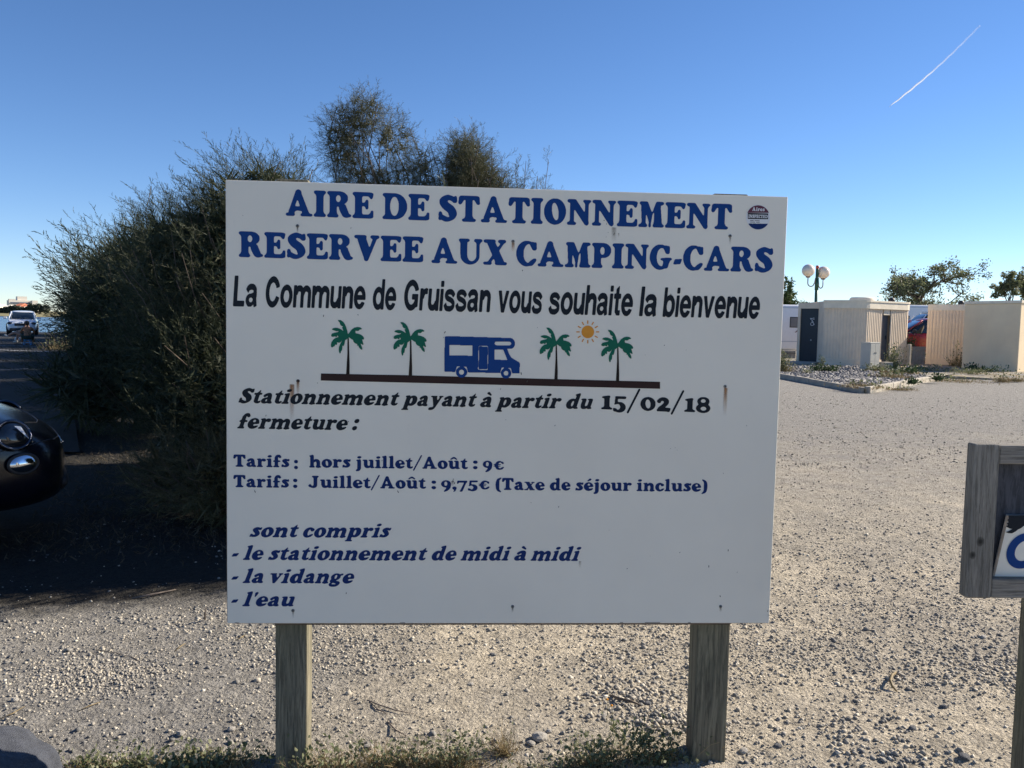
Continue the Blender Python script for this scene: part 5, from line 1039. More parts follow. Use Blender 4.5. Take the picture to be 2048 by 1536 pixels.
for s_ in (1, -1):
    # headlight: chrome ring, dark lens, inner reflector
    c, nn = on_body(1.56, s_*.76, .77); nn = (nn+Vector((.25, s_*.55, .05))).normalized(); u = Vector((0, 0, 1)).cross(nn).normalized(); v = nn.cross(u).normalized(); c = c+nn*.012
    ring = MB(); ring.tube([c+nn*.006+u*(.104*math.cos(a_))+v*(.090*math.sin(a_)) for a_ in np.linspace(0, 2*math.pi, 33)], .0125, 8, False)
    hl = ring.build('headlight', M['lamp_ring'], black, True)
    oval(MB(), c-nn*.004, .100, .086, u, v, dep=.045).build('lens', M['lens'], hl, True)
    MB().add([c+nn*.052+u*x+v*y for x, y in ((-.010, .045), (.030, .040), (.058, -.045))], [(0, 1, 2)]).build('reflector', M['silver_paint'], hl)
    c2, nn2 = on_body(1.58, s_*.74, .55); nn2 = (nn2+Vector((.2, s_*.4, .0))).normalized(); u2 = Vector((0, 0, 1)).cross(nn2).normalized(); v2_ = nn2.cross(u2).normalized(); c2 = c2+nn2*.008
    fg = oval(MB(), c2+nn2*.012, .088, .056, u2, v2_, dep=.030).build('fog_light', M['chrome'], black, True)
    rg = MB(); rg.tube([c2+nn2*.010+u2*(.092*math.cos(a_))+v2_*(.060*math.sin(a_)) for a_ in np.linspace(0, 2*math.pi, 25)], .009, 6, False); rg.build('bezel', M['trim'], fg, True)
    MB().box((.35, s_*.83, .96), (.13, .16, .12)).build('mirror', M['black_paint'], black, True, bevel=.04, seg=3)
def on_line(nm, pts, r_, m, off=.001):
    P = []
    for a_, b_ in zip(pts[:-1], pts[1:]):
        for k in range(8): q = Vector(a_).lerp(Vector(b_), k/8); p_, n_ = on_body(*q); P.append(p_+n_*off)
    return MB().tube(P, r_, 6).build(nm, m, black, True)
on_line('bonnet_seam', [(.9, -.80, .90), (1.35, -.78, .84), (1.58, -.55, .84), (1.72, -.2, .84), (1.74, 0, .84), (1.72, .2, .84), (1.58, .55, .84), (1.35, .78, .84), (.9, .80, .90)], .0035, M['trim'])
on_line('bumper_seam', [(1.2, -.82, .60), (1.55, -.74, .655), (1.75, -.45, .66), (1.85, 0, .655), (1.75, .45, .66), (1.55, .74, .655), (1.2, .82, .60)], .0035, M['trim'])
on_line('chrome_trim', [(1.80, -.22, .60), (1.87, 0, .60), (1.80, .22, .60)], .010, M['lamp_ring'], .004)
on_line('lower_grille', [(1.76, -.38, .36), (1.86, 0, .36), (1.76, .38, .36)], .040, M['trim'], -.01)
0 and MB().tube([(1.36, -.70, .80), (1.43, -.60, .835), (1.55, -.3, .835), (1.60, 0, .83), (1.55, .3, .835), (1.43, .60, .835), (1.36, .7, .80)], .004, 6).build('bonnet_seam', M['trim'], black, True)
MB().tube([(1.36, -.735, .762), (1.0, -.792, .80), (.6, -.81, .82)], .005, 6).build('chrome_line', M['chrome'], black, True)
0 and MB().tube([(1.745, -.14, .60), (1.765, 0, .602), (1.745, .14, .60)], .011, 8).build('chrome_bar', M['chrome'], black, True)

# white crossover facing the camera far left
sc_ = ap(46, 660, 56)
st = [(-2.0, .70, .40, .95), (-1.9, .82, .30, 1.05), (-1.3, .87, .24, 1.08), (0, .875, .24, 1.05), (.9, .87, .24, 1.03), (1.3, .86, .24, .98), (1.75, .83, .26, .90), (1.98, .74, .27, .76), (2.06, .55, .30, .66)]
gh = [(-1.85, .72, .58, 1.08), (-1.55, .76, .60, 1.46), (-.8, .78, .62, 1.545), (.1, .78, .62, 1.53), (.45, .77, .60, 1.47), (1.22, .76, .62, 1.02)]
suv = car('white crossover car facing the camera by the lagoon, partly behind the hedge', (sc_.x, 56, .02), math.radians(-62), 4.15, 1.75, 1.56, M['suv_paint'], st, gh, .33, (.85, .8))
MB().box((2.02, 0, .66), (.10, .80, .17)).build('grille', M['trim'], suv, bevel=.03); MB().box((2.02, 0, .34), (.16, 1.36, .20)).build('lower_bumper', M['trim'], suv, bevel=.05)
MB().box((2.085, 0, .50), (.03, .52, .11)).build('number_plate', M['plate'], suv); MB().ball((2.06, 0, .80), (.02, .05, .05), 10, 6).build('badge', M['chrome'], suv, True)
for s_ in (1, -1):
    MB().ball((1.90, s_*.66, .75), (.15, .16, .09), 14, 8).build('headlight', M['lens'], suv, True); MB().ball((2.00, s_*.60, .38), (.05, .08, .05), 10, 6).build('fog_light', M['chrome'], suv, True)
    MB().box((.95, s_*.95, 1.08), (.12, .2, .14)).build('mirror', M['suv_paint'], suv, bevel=.03)
# red people carrier and white van behind the gap
rc = ap(1862, 700, 38.5)
st = [(-2.2, .74, .40, 1.06), (-2.1, .84, .30, 1.14), (-1.3, .90, .26, 1.16), (.9, .90, .26, 1.14), (1.5, .88, .26, 1.08), (1.95, .82, .28, .92), (2.2, .62, .30, .74)]
gh = [(-2.1, .74, .62, 1.16), (-1.9, .80, .68, 1.68), (-1.2, .82, .70, 1.77), (.2, .82, .70, 1.77), (.7, .80, .66, 1.68), (1.55, .78, .6, 1.10)]
red = car('red people carrier parked between the two concrete blocks, seen from the side', (rc.x, 38.5, .22), math.radians(176), 4.4, 1.8, 1.78, M['red_paint'], st, gh, .32, (.85, .8))
MB().box((1.15, .97, 1.16), (.14, .18, .16)).build('mirror', M['trim'], red, bevel=.04)
for y in (.905, -.905): MB().box((.1, y, .72), (.02, .012, .80)).build('door_seam', M['seam'], red)
vc = ap(1872, 700, 46)
st = [(-2.7, .85, .40, 1.22), (-2.6, .96, .35, 1.32), (0, .98, .35, 1.34), (1.3, .97, .35, 1.30), (1.9, .94, .36, 1.14), (2.35, .86, .38, .98), (2.55, .6, .42, .8)]
gh = [(-2.65, .9, .78, 1.4), (-2.55, .92, .80, 2.22), (-1.6, .93, .82, 2.33), (.6, .92, .80, 2.30), (.95, .90, .74, 2.16), (1.85, .86, .66, 1.24)]
van = car('pale camper van with a sloping windscreen behind the red car', (vc.x, 46, .08), math.radians(178), 5.2, 1.95, 2.35, M['white_paint'], st, gh, .34, (.95, .9), cat='van', name='camper_van')
MB().box((-.6, 0, 2.36), (2.4, 1.35, .10)).build('roof_cover', M['white_paint'], van, bevel=.04)
def coach(name, label, cat, loc, rz, L, Wd, H, z0, windows, extra=None):
    r = thing(name, label, cat, loc, rz); MB().b2(-L/2, L/2, -Wd/2, Wd/2, z0, H).build('body', M['white_paint'], r, True, bevel=.14, seg=4)
    MB().b2(-L/2+.05, L/2-.05, -Wd/2-.012, Wd/2+.012, H-.17, H-.13).build('roof_trim', M['silver_paint'], r)
    MB().b2(-L/2+.1, L/2-.1, -Wd/2-.012, Wd/2+.012, z0+.42, z0+.45).build('skirt_seam', M['silver_paint'], r)
    for (x0, x1, a_, b_) in windows:
        f = MB().b2(x0-.035, x1+.035, -Wd/2-.022, -Wd/2+.01, a_-.035, b_+.035).build('window', M['trim'], r, bevel=.03, seg=3); MB().b2(x0, x1, -Wd/2-.03, -Wd/2-.01, a_, b_).build('pane', M['grey_window'], f, bevel=.01)
    for x in (-L*.16, L*.32) if cat == 'motorhome' else (0,):
        for s_ in (1, -1):
            w_ = MB().lathe([(.0, -.1), (.2, -.11), (.33, -.10), (.33, .10), (.2, .11), (0, .1)], 20).build('wheel', M['rubber'], r, True); w_.location = (x, s_*(Wd/2-.12), .33); w_.rotation_euler = (math.pi/2, 0, 0); MB().lathe([(0, .12), (.18, .125), (.2, .11)], 16).lathe([(0, -.12), (.18, -.125), (.2, -.11)], 16).build('rim', M['rim'], w_)
    return r
m1 = ap(1594, 700, 42)
cv = coach('caravan', 'white caravan with a grey window and a burgundy curl beside the board', 'caravan', (m1.x-2.6, 42, .02), math.radians(3), 5.6, 2.2, 2.52, .32, [(2.6-.78+.02, 2.6-.42, 1.46, 1.90), (-1.6, -.6, 1.35, 1.9)])
pt = [(2.6-.52, -1.118, 1.18), (2.6-.44, -1.118, 1.26), (2.6-.30, -1.118, 1.33), (2.6-.10, -1.118, 1.36), (2.72, -1.115, 1.37)]
MB().tube(pt, [.008, .022, .03, .032, .03], 6).build('curl_decal', M['swoosh'], cv, True)
for dz in (1.20, 1.04): MB().ball((2.6-.22, -1.11, dz), (.06, .02, .05), 12, 8).build('hatch', M['cabinet'], cv, True)
MB().tube([(2.6-.02, -1.106, .95), (2.6-.16, -1.108, .92), (2.6-.18, -1.108, .75), (2.6-.12, -1.108, .66)], .012, 6).build('seam', M['silver_paint'], cv, True)
m2 = ap(1838, 700, 54)
coach('motorhome', 'long white motorhome roof and side showing above the pale camper van', 'motorhome', (m2.x, 54, .05), math.radians(4), 7.0, 2.3, 2.92, .35, [(-.1+.28, .5, 2.0, 2.25), (-2.4, -1.4, 1.7, 2.2)])

# ---------------------------------------------------------------- people in the car park
def figure(name, label, cat, loc, rz, joints, edges, mat, scale=1.0):
    r = thing(name, label, cat, loc, rz); me = bpy.data.meshes.new('body'); me.from_pydata([tuple(Vector(j[0])*scale) for j in joints], edges, []); o = link_mesh('body', me, mat, r)
    sk_ = o.modifiers.new('skin', 'SKIN')
    for i, j in enumerate(joints):
        rr_ = j[1] if isinstance(j[1], tuple) else (j[1], j[1]); o.data.skin_vertices[0].data[i].radius = (rr_[0]*scale, rr_[1]*scale)
    o.data.skin_vertices[0].data[0].use_root = True; s2 = o.modifiers.new('sub', 'SUBSURF'); s2.levels = 2; s2.render_levels = 2; return r
def head(r, c, rad, hair=.0):
    h = MB().ball(c, (rad*.80, rad*.95, rad*1.18), 18, 14)
    h.ball((c[0], c[1]+rad*.93, c[2]-rad*.1), (rad*.16, rad*.22, rad*.24), 8, 6)
    for s_ in (1, -1): h.ball((c[0]+s_*rad*.80, c[1], c[2]-rad*.1), (rad*.12, rad*.2, rad*.28), 8, 6)
    o = h.build('head', M['skin'], r, True, fixn=False)
    MB().ball((c[0], c[1]-rad*.10, c[2]+rad*.18), (rad*.88, rad*1.02, rad*1.14), 16, 12).build('hair', M['hair'], o, True)
    e = MB()
    for s_ in (1, -1): e.ball((c[0]+s_*rad*.3, c[1]+rad*.86, c[2]+rad*.08), rad*.1, 8, 6)
    e.build('eyes', M['hair'], o, True); MB().tube([(c[0]-rad*.25, c[1]+rad*.82, c[2]-rad*.5), (c[0], c[1]+rad*.9, c[2]-rad*.52), (c[0]+rad*.25, c[1]+rad*.82, c[2]-rad*.5)], rad*.06, 6).build('mouth', M['skin_pale'], o, True)
def hand(r, p, d, m, s=1.0):                           # palm, four bent fingers of unequal length and a thumb
    d = Vector(d).normalized(); sd2 = d.cross(Vector((0, 0, 1))).normalized(); up = sd2.cross(d); p = Vector(p); mb = MB()
    mb.tube([p, p+d*.05*s, p+d*.09*s], [.024*s, .036*s, .034*s], 8)
    for k, ln in enumerate((.062, .072, .068, .052)):
        b0 = p+d*.085*s+sd2*(.027-.018*k)*s; mb.tube([b0, b0+d*ln*.5*s, b0+d*ln*.85*s-up*ln*.35*s], [.0095*s, .009*s, .007*s], 6)
    t0 = p+d*.025*s+sd2*.028*s; mb.tube([t0, t0+(d*.5+sd2)*.035*s, t0+(d*1.0+sd2*.8-up*.3)*.055*s], [.011*s, .010*s, .008*s], 6)
    return mb.build('hand', m, r, True)
def foot_(r, p, d, m):
    d = Vector(d).normalized(); p = Vector(p); mb = MB(); mb.tube([p-d*.05+Vector((0, 0, .02)), p+d*.06, p+d*.17-Vector((0, 0, .015))], [.036, .042, .028], 8); return mb.build('shoe', m, r, True)
pp = gp(55.5, 689.5, .02)
# seated man seen from behind: +y is away from the camera
J = [((0, 0, .33), (.155, .12)), ((0, .02, .46), (.145, .10)), ((0, .06, .62), (.165, .11)), ((0, .10, .74), (.15, .09)), ((0, .12, .80), (.06, .06)), ((0, .13, .86), (.05, .05)),
     ((-.19, .10, .74), (.06, .06)), ((-.27, .12, .56), (.048, .048)), ((-.22, .34, .50), (.036, .036)), ((.19, .10, .74), (.06, .06)), ((.27, .14, .56), (.048, .048)), ((.20, .36, .50), (.036, .036)),
     ((-.12, .02, .30), (.10, .10)), ((-.22, .42, .46), (.068, .068)), ((-.24, .46, .10), (.045, .045)), ((.12, .02, .30), (.10, .10)), ((.20, .42, .46), (.068, .068)), ((.22, .48, .10), (.045, .045))]
Ed = [(0, 1), (1, 2), (2, 3), (3, 4), (4, 5), (3, 6), (6, 7), (7, 8), (3, 9), (9, 10), (10, 11), (0, 12), (12, 13), (13, 14), (0, 15), (15, 16), (16, 17)]
man = figure('person', 'person with tanned bare back and dark shorts sitting on a low blue stool', 'person', (pp.x, pp.y, .02), math.radians(28), J, Ed, M['skin'])
head(man, (0, .15, .955), .095)
mb = MB(); mb.tube([(-.10, -.02, .30), (-.16, .2, .38), (-.21, .36, .44)], [.13, .115, .095], 10); mb.tube([(.10, -.02, .30), (.15, .2, .38), (.19, .36, .44)], [.13, .115, .095], 10); mb.ball((0, -.01, .32), (.19, .16, .11), 14, 8); mb.build('shorts', M['shorts'], man, True)
for s_ in (-1, 1): hand(man, (s_*.215, .35, .50), (s_*-.2, 1, -.1), M['skin']); foot_(man, (s_*.23, .47, .045), (0, 1, 0), M['bag'])
stl = thing('low_stool', 'small bright blue plastic folding stool under the seated person', 'stool', (pp.x, pp.y, .02), math.radians(12))
MB().box((0, 0, .215), (.30, .22, .03)).build('seat', M['stool_blue'], stl, bevel=.01)
for s_ in (-1, 1):
    for y in (-.09, .09): MB().tube([(s_*.10, y, .205), (s_*.145, y, 0)], [.018, .022], 6).build('leg', M['stool_blue'], stl)
MB().box((0, -.09, .10), (.23, .015, .03)).build('stretcher', M['stool_blue'], stl)
p2 = gp(38, 686, .02)
J2 = [((0, 0, .36), (.15, .12)), ((.02, .0, .50), (.14, .10)), ((.05, .0, .66), (.15, .10)), ((.07, -.02, .76), (.13, .08)), ((.06, -.04, .84), (.05, .05)),
      ((.10, -.18, .74), (.055, .055)), ((-.05, -.26, .58), (.045, .045)), ((-.26, -.16, .56), (.036, .036)), ((.08, .18, .74), (.055, .055)), ((-.06, .26, .58), (.045, .045)), ((-.26, .14, .56), (.036, .036)),
      ((-.02, -.11, .34), (.095, .095)), ((-.40, -.20, .50), (.07, .07)), ((-.74, -.18, .33), (.045, .045)), ((-.02, .11, .34), (.095, .095)), ((-.40, .10, .46), (.068, .068)), ((-.44, .08, .10), (.045, .045))]
Ed2 = [(0, 1), (1, 2), (2, 3), (3, 4), (3, 5), (5, 6), (6, 7), (3, 8), (8, 9), (9, 10), (0, 11), (11, 12), (12, 13), (0, 14), (14, 15), (15, 16)]
w2 = figure('person', 'person in dark clothes with bare bent legs sitting left of the blue stool', 'person', (p2.x+.12, p2.y+.35, .02), math.radians(4), J2, Ed2, M['skin_pale'])
head(w2, (.05, -.03, .93), .09); mb = MB(); mb.tube([(0, 0, .34), (.02, 0, .52), (.05, 0, .68), (.08, 0, .79)], [.19, .18, .185, .12], 12); mb.build('shirt', M['shirt_dark'], w2, True)
for s_ in (-1, 1): hand(w2, (-.26, s_*.15, .56), (-1, 0, -.2), M['skin_pale'])
foot_(w2, (-.75, -.18, .30), (-.8, 0, .5), M['bag']); foot_(w2, (-.45, .08, .045), (-1, 0, 0), M['bag'])
s3 = thing('low_stool', 'low dark folding stool under the person with bent bare legs', 'stool', (p2.x+.12, p2.y+.35, .02)); MB().box((.02, 0, .225), (.30, .26, .03)).build('seat', M['trim'], s3)
for s_ in (-1, 1):
    for y in (-.1, .1): MB().tube([(.02+s_*.12, y, .215), (.02+s_*.15, y, 0)], .015, 6).build('leg', M['trim'], s3)
p3 = gp(34.5, 683, .02); mb = MB(); mb.lathe([(0, 0), (.10, .0), (.14, .08), (.12, .18), (.05, .24), (.03, .28), (0, .28)], 12); o = mb.build('plastic_bag', M['bag'], None, True); o.location = (p3.x, p3.y, .02); o.rotation_euler = (.1, .15, 0); tag(o, 'small whitish plastic bag on the asphalt between the two seated people', 'bag')

# ---------------------------------------------------------------- far shore
def fbox(px0, px1, py0, py1, Y, depth): a_, b_ = ap(px0, py1, Y), ap(px1, py0, Y); return (a_.x, b_.x, Y, Y+depth, a_.z, b_.z)
def fbuild(name, label, boxes, cat='building'):
    x0 = min(q[2][0] for q in boxes); r = thing(name, label, cat, (x0, boxes[0][2][2], 1.5), math.radians(38)); k_ = 1.12
    for nm, m, q in boxes: MB().b2((q[0]-x0)*k_, (q[1]-x0)*k_, q[2]-boxes[0][2][2], q[3]-boxes[0][2][2], q[4]-1.5, q[5]-1.5).build(nm, M[m], r)
    return r
fbuild('hilltop_building', 'long pale flat-roofed building with a square tower on the far shore', [('wall', 'far_white', fbox(18, 57, 601, 614, 420, 7)), ('tower', 'far_white', fbox(34, 49, 592.8, 603, 421, 5)), ('window_band', 'far_window', fbox(20, 50, 604.6, 607.2, 419.8, .5)), ('wing', 'far_white', fbox(49, 57.5, 600.4, 609, 418, 4))])
fbuild('hilltop_building', 'pale square block left of the towered building on the far shore', [('wall', 'far_white', fbox(1, 20, 597.2, 612, 424, 4)), ('wing', 'far_white', fbox(-45, 1.5, 601, 612, 430, 4)), ('window_band', 'far_window', fbox(2, 18, 604.8, 607.2, 423.8, .5))])
for px0, px1, py0, py1, lab in ((-30, -4, 606, 622, 'low white shore house cut by the left edge of the picture'), (6, 19, 609.5, 621, 'small white shore house at the far left, under the square block'), (29.5, 40.5, 606.5, 620, 'small shore house with a red tiled roof below the towered building'), (38, 46, 609, 621, 'white gabled shore house right of the red roof'), (50, 60.5, 609, 621, 'white gabled shore house at the right end of the shore row')):
    q = fbox(px0, px1, py0, py1, 395, 8); r = thing('shore_house', lab, 'house', ((q[0]+q[1])/2, 395, 1.5), 0, 'houses on the far shore'); hw = (q[1]-q[0])/2; h_ = q[5]-1.5
    MB().b2(-hw, hw, 0, 8, -1, h_*.72).build('wall', M['far_white'], r); red_ = 'red' in lab
    MB().add([(-hw-.2, -.3, h_*.70), (hw+.2, -.3, h_*.70), (hw+.2, 8.3, h_*.70), (-hw-.2, 8.3, h_*.70), (-hw*(.9 if red_ else .0), 4, h_), (hw*(.9 if red_ else .0), 4, h_)], [(0, 1, 5, 4), (2, 3, 4, 5), (1, 2, 5), (3, 0, 4), (0, 3, 2, 1)]).build('roof', M['roof_tile' if red_ else 'far_white'], r)
    for k in (-.5, .4): MB().b2(hw*k-.45, hw*k+.45, -.08, .05, h_*.25, h_*.5).build('window', M['far_window'], r)
QD = (np.array([[-.5, 0, 0], [0, .1, .5], [.5, 0, 0], [0, -.1, -.5]]), np.array([[0, 1, 2, 3]]))
for i, (px, py0, w_) in enumerate(((12, 614, 9), (21, 611.5, 10), (29, 609.5, 9), (37, 611, 8), (46, 614, 9), (55, 612, 8), (61, 605, 9), (69, 608, 10), (78, 606, 12), (2, 616, 8), (92, 607, 12))):
    rng = np.random.default_rng(60+i); c = ap(px, 621, 384); nth = ('first', 'second', 'third', 'fourth', 'fifth', 'sixth', 'seventh', 'eighth', 'ninth', 'tenth', 'eleventh')[sorted((12, 21, 29, 37, 46, 55, 61, 69, 78, 2, 92)).index(px)]; top = ap(px, py0, 384).z; hh = top-c.z+1.0; rw = w_*.226*.62; r = thing('shore_shrub', 'dark green shrub on the far lagoon shore, %s of the row from the left' % nth, 'shrub', (c.x, 384, .9), 0, 'shrubs along the far shore')
    k = 420; u = rng.normal(size=(k, 3)); u /= np.linalg.norm(u, axis=1)[:, None]; p = u*np.array([rw, rw, hh*.5])*rng.uniform(.6, 1.05, (k, 1))+np.array([0, 0, hh*.5]); V, F = scatter([QD], p, rng.normal(size=(k, 3)), rng.uniform(.5, 1.2, k)*.8, rng)
    link_mesh('crown', np_mesh('crown', V, F), M['hedge_far'], r); MB().tube([(0, 0, -.6), (.1, 0, hh*.5)], [.25, .12], 6).build('trunk', M['bark'], r)
# vapour trail
t = NT('vapour', 1.0, 0, 0); t.color((.95, .96, 1)); s = t.n('ShaderNodeSeparateXYZ'); t.l(t.tc.outputs['UV'], s.inputs[0])
at_ = t.n('ShaderNodeAttribute'); at_.attribute_name = 'fade'; t.l(t.math('MULTIPLY', at_.outputs['Fac'], t.ramp(t.noise(.01, 4), [(.3, .75), (.6, 1.0)])), t.b.inputs['Alpha']); M['vapour'] = t.m
c0, c1 = ap(1778, 214, 6000), ap(1959, 52, 7200); n = 60; pts = [c0.lerp(c1, i/n)+Vector((0, 0, math.sin(i*.9)*2-26*math.sin(i/n*3.14))) for i in range(n+1)]; rs = [float(np.interp(i/n, [0, .06, .2, .45, 1], [1.0, 4.2, 7.0, 6.8, 8.0])) for i in range(n+1)]
o = MB().tube(pts, rs, 8).build('vapour_trail', M['vapour'], None, True, fixn=False); at = o.data.attributes.new('fade', 'FLOAT', 'POINT')
fd = [float(np.interp(i/n, [0, .03, .3, .45, .75, 1], [.8, .85, .65, .36, .18, .12])) for i in range(n+1) for _ in range(8)]; at.data.foreach_set('value', fd[:len(o.data.vertices)]+[0]*(len(o.data.vertices)-len(fd)))
tag(o, 'thin white aircraft vapour trail high in the sky at the upper right', 'vapour trail', kind='stuff'); del o['category']
# ---------------------------------------------------------------- gravel, stones, twigs, weeds
def rock_tmpl(rng):
    v = np.array([(-1, -1, -1), (1, -1, -1), (1, 1, -1), (-1, 1, -1), (-1, -1, 1), (1, -1, 1), (1, 1, 1), (-1, 1, 1)], float)*.5
    v[4:] *= np.array([.72, .72, 1]); v += rng.normal(size=v.shape)*.13; v *= np.array([1.25, .95, .62])
    f = np.array([(0, 3, 2, 1), (4, 5, 6, 7), (0, 1, 5, 4), (1, 2, 6, 5), (2, 3, 7, 6), (3, 0, 4, 7)]); return v, f
ROCKT = [rock_tmpl(RNG) for _ in range(12)]
def flat_dirs(n, rng, k=.35): d = rng.normal(size=(n, 3))*k; d[:, 2] = 1; return d
def gravel(n, ylo, yhi, smin, smax, seed, pw=1.6, xm=.75):
    rng = np.random.default_rng(seed); u = rng.uniform(0, 1, n); a_ = 1-pw; y = (ylo**a_+u*(yhi**a_-ylo**a_))**(1/a_); x = rng.uniform(-xm, xm, n)*y*1.0
    dens = vnoise(x, y, 1.3, 71)*.6+vnoise(x, y, 4.1, 72)*.4; keep = rng.uniform(0, 1, n) < np.clip((dens-.22)*2.6, .30, 1)
    keep &= ~((y-.30*x > 4.80) & (x < .9) & (rng.uniform(0, 1, n) > .10)); keep &= ~((x < -3.0) & (y > 5.0)); keep &= ~((x > K1.x-1.5) & (y > K1.y-1)); x, y = x[keep], y[keep]; s = smin*(smax/smin)**(rng.uniform(0, 1, len(x))**2.6)
    p = np.stack([x, y, hground(x, y)+s*.12], 1); return scatter(ROCKT, p, flat_dirs(len(x), rng), s, rng)
parts = [gravel(46000, 2.3, 4.8, .0035, .012, 101, 1.4), gravel(46000, 3.5, 15, .006, .016, 102, 1.5), gravel(11000, 9, 24, .012, .026, 104, 1.3), gravel(900, 2.4, 8, .011, .024, 103, 1.8)]
def patch(cx_, cy_, rx, ry, n, s0, s1, seed):
    rng = np.random.default_rng(seed); p = rng.normal(size=(n, 2))*.5*np.array([rx, ry])+np.array([cx_, cy_]); s = rng.uniform(s0, s1, n)**1.0; q = np.stack([p[:, 0], p[:, 1], hground(p[:, 0], p[:, 1])+s*.15], 1); return scatter(ROCKT, q, flat_dirs(n, rng), s, rng)
for px, py, rx, ry, n in ((190, 1345, .34, .22, 1500), (1260, 1385, .30, .20, 350), (1340, 1430, .25, .10, 300), (1990, 1330, .25, .25, 250), (1690, 1440, .4, .2, 200), (1800, 1500, .3, .12, 150)):
    q = gp(px, py); parts.append(patch(q.x, q.y, rx, ry, n, *((.004, .011) if px < 300 else (.006, .017)), int(px)))
tag(link_mesh('gravel', np_mesh('gravel', *join(parts)), M['gravel'], None), 'loose grey and buff gravel strewn over the dusty ground', 'gravel', kind='stuff')
def rock_obj(name, label, pos, s, m, seed, flat=.62, z=0, rough=.16, sub=3):
    rng = random.Random(seed); bm = bmesh.new(); bmesh.ops.create_icosphere(bm, subdivisions=sub, radius=1)
    from mathutils import noise as mn
    for v in bm.verts:
        o = v.co.copy(); k = 1+rough*2.0*(mn.noise(o*1.1+Vector((seed, 0, 0))))+rough*.7*mn.noise(o*3.1+Vector((0, seed, 0)))+rough*.35*mn.noise(o*7); v.co = o*k
        for ax_, lim in ((0, .82), (1, .8), (2, .8)):
            if v.co[ax_] > lim: v.co[ax_] = lim+(v.co[ax_]-lim)*.25
    me = bpy.data.meshes.new(name); bm.to_mesh(me); bm.free(); o = link_mesh(name, me, m, None, False); o.scale = (s[0], s[1], s[2]); o.rotation_euler = (rng.uniform(-.15, .15), rng.uniform(-.15, .15), rng.uniform(-.5, .5)); o.location = (pos[0], pos[1], z); tag(o, label, 'stone'); return o
SG = 'larger stones lying on the gravel'
for i, (px, py, w_, lab) in enumerate(((1080, 1462, .052, 'large pale flat stone on the ground below the middle of the board'), (1063, 1471, .026, 'grey stone touching the left side of the large pale stone'), (1098, 1452, .020, 'small upright pale stone just right of the large pale stone'),
  (361, 1451, .030, 'pale angular stone left of the left post, above the weeds'), (448, 1345, .020, 'small white stone on the grey gravel left of the board'), (463, 1447, .026, 'dark stone halfway between the pale stone and the left post'), (277, 1252, .016, 'small pale stone near the shadow edge of the hedge'),
  (942, 1364, .022, 'pale rounded stone on the buff dust between the posts'), (738, 1473, .030, 'pinkish stone in the weeds right of the left post'), (1296, 1400, .026, 'dark round stone left of the right post'), (1208, 1421, .024, 'pale stone in the gravel patch left of the right post'), (1375, 1452, .028, 'rounded grey stone against the right post'),
  (1488, 1482, .030, 'stone on pale dust right of the right post'), (1556, 1474, .026, 'flat dark-sided stone right of the right post'), (1677, 1531, .038, 'pale stone cut by the bottom edge at the right'), (1888, 1405, .026, 'dark stone right of the curled root'), (1967, 1272, .028, 'rounded pale stone under the framed board'), (1930, 1500, .034, 'dark angular stone at the lower right'), (1824, 1230, .024, 'dark stone in the gravel left of the framed board'), (1825, 1448, .028, 'grey stone at the bottom right among loose gravel'),
  (30, 1391, .026, 'white stone near the left edge on the grey gravel'), (696, 1288, .020, 'pale stone on the gravel just right of the left post'), (985, 1305, .020, 'small reddish stone below the lower batten of the board'))):
    q = gp(px, py); m = M['rock'] if any(k in lab for k in ('pale', 'white', 'pink')) else M['boulder']; rock_obj('stone', lab, (q.x, q.y), (w_*.62, w_*.5, w_*.36), m, i*3.7+1, z=float(hground(np.array(q.x), np.array(q.y)))+w_*.16, sub=2)
q = gp(10, 1530); bo_ = rock_obj('boulder', 'large smooth dark bluish boulder in the bottom left corner', (q.x-.12, q.y-.16), (.40, .30, .17), M['dark_boulder'], 5.5, z=-.02, rough=.10, sub=5)  # added shape in place of a shaded patch of ground
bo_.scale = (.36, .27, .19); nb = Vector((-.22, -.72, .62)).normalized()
for v in bo_.data.vertices:                            # one broad face cut to turn away from the sun, to look shaded
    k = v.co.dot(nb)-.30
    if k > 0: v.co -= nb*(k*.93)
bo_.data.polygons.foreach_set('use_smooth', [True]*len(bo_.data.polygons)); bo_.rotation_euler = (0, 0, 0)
# twigs and straws
def twig(label, pts, r, m, name='twig'):
    P = []
    for px, py, up in pts: q = gp(px, py, up); z = float(hground(np.array(q.x), np.array(q.y))); P.append((q.x, q.y, z+up+r*.8))
    o = MB().tube([Vector(p)-Vector(P[0]) for p in P], [r*.7, r]+[r]*(len(P)-3)+[r*.4] if len(P) > 2 else [r, r*.5], 6).build(name, m, None, True); o.location = P[0]; tag(o, label, 'twig')
twig('pale straw on the gravel at the far left', [(0, 1425, 0), (25, 1416, .01), (50, 1400, .0)], .0022, M['straw']); twig('pale bent straw left of the board on dusty ground', [(155, 1411, 0), (180, 1400, .008), (202, 1391, .0)], .0022, M['straw'])
twig('thin straw crossing the gravel by the left post', [(350, 1298, 0), (362, 1288, .008), (371, 1283, 0)], .0024, M['straw']); twig('short forked pale straw left of the post', [(472, 1280, 0), (485, 1272, .01), (489, 1268, 0)], .0026, M['straw'])
twig('long thin dark twig lying on the grey gravel', [(192, 1297, 0), (230, 1300, .004), (262, 1308, .0), (283, 1318, 0)], .0016, M['twig']); twig('short dark upright peg in the gravel left of the board', [(410, 1238, 0), (410, 1230, .03), (411, 1216, .075)], .006, M['twig'], 'peg')
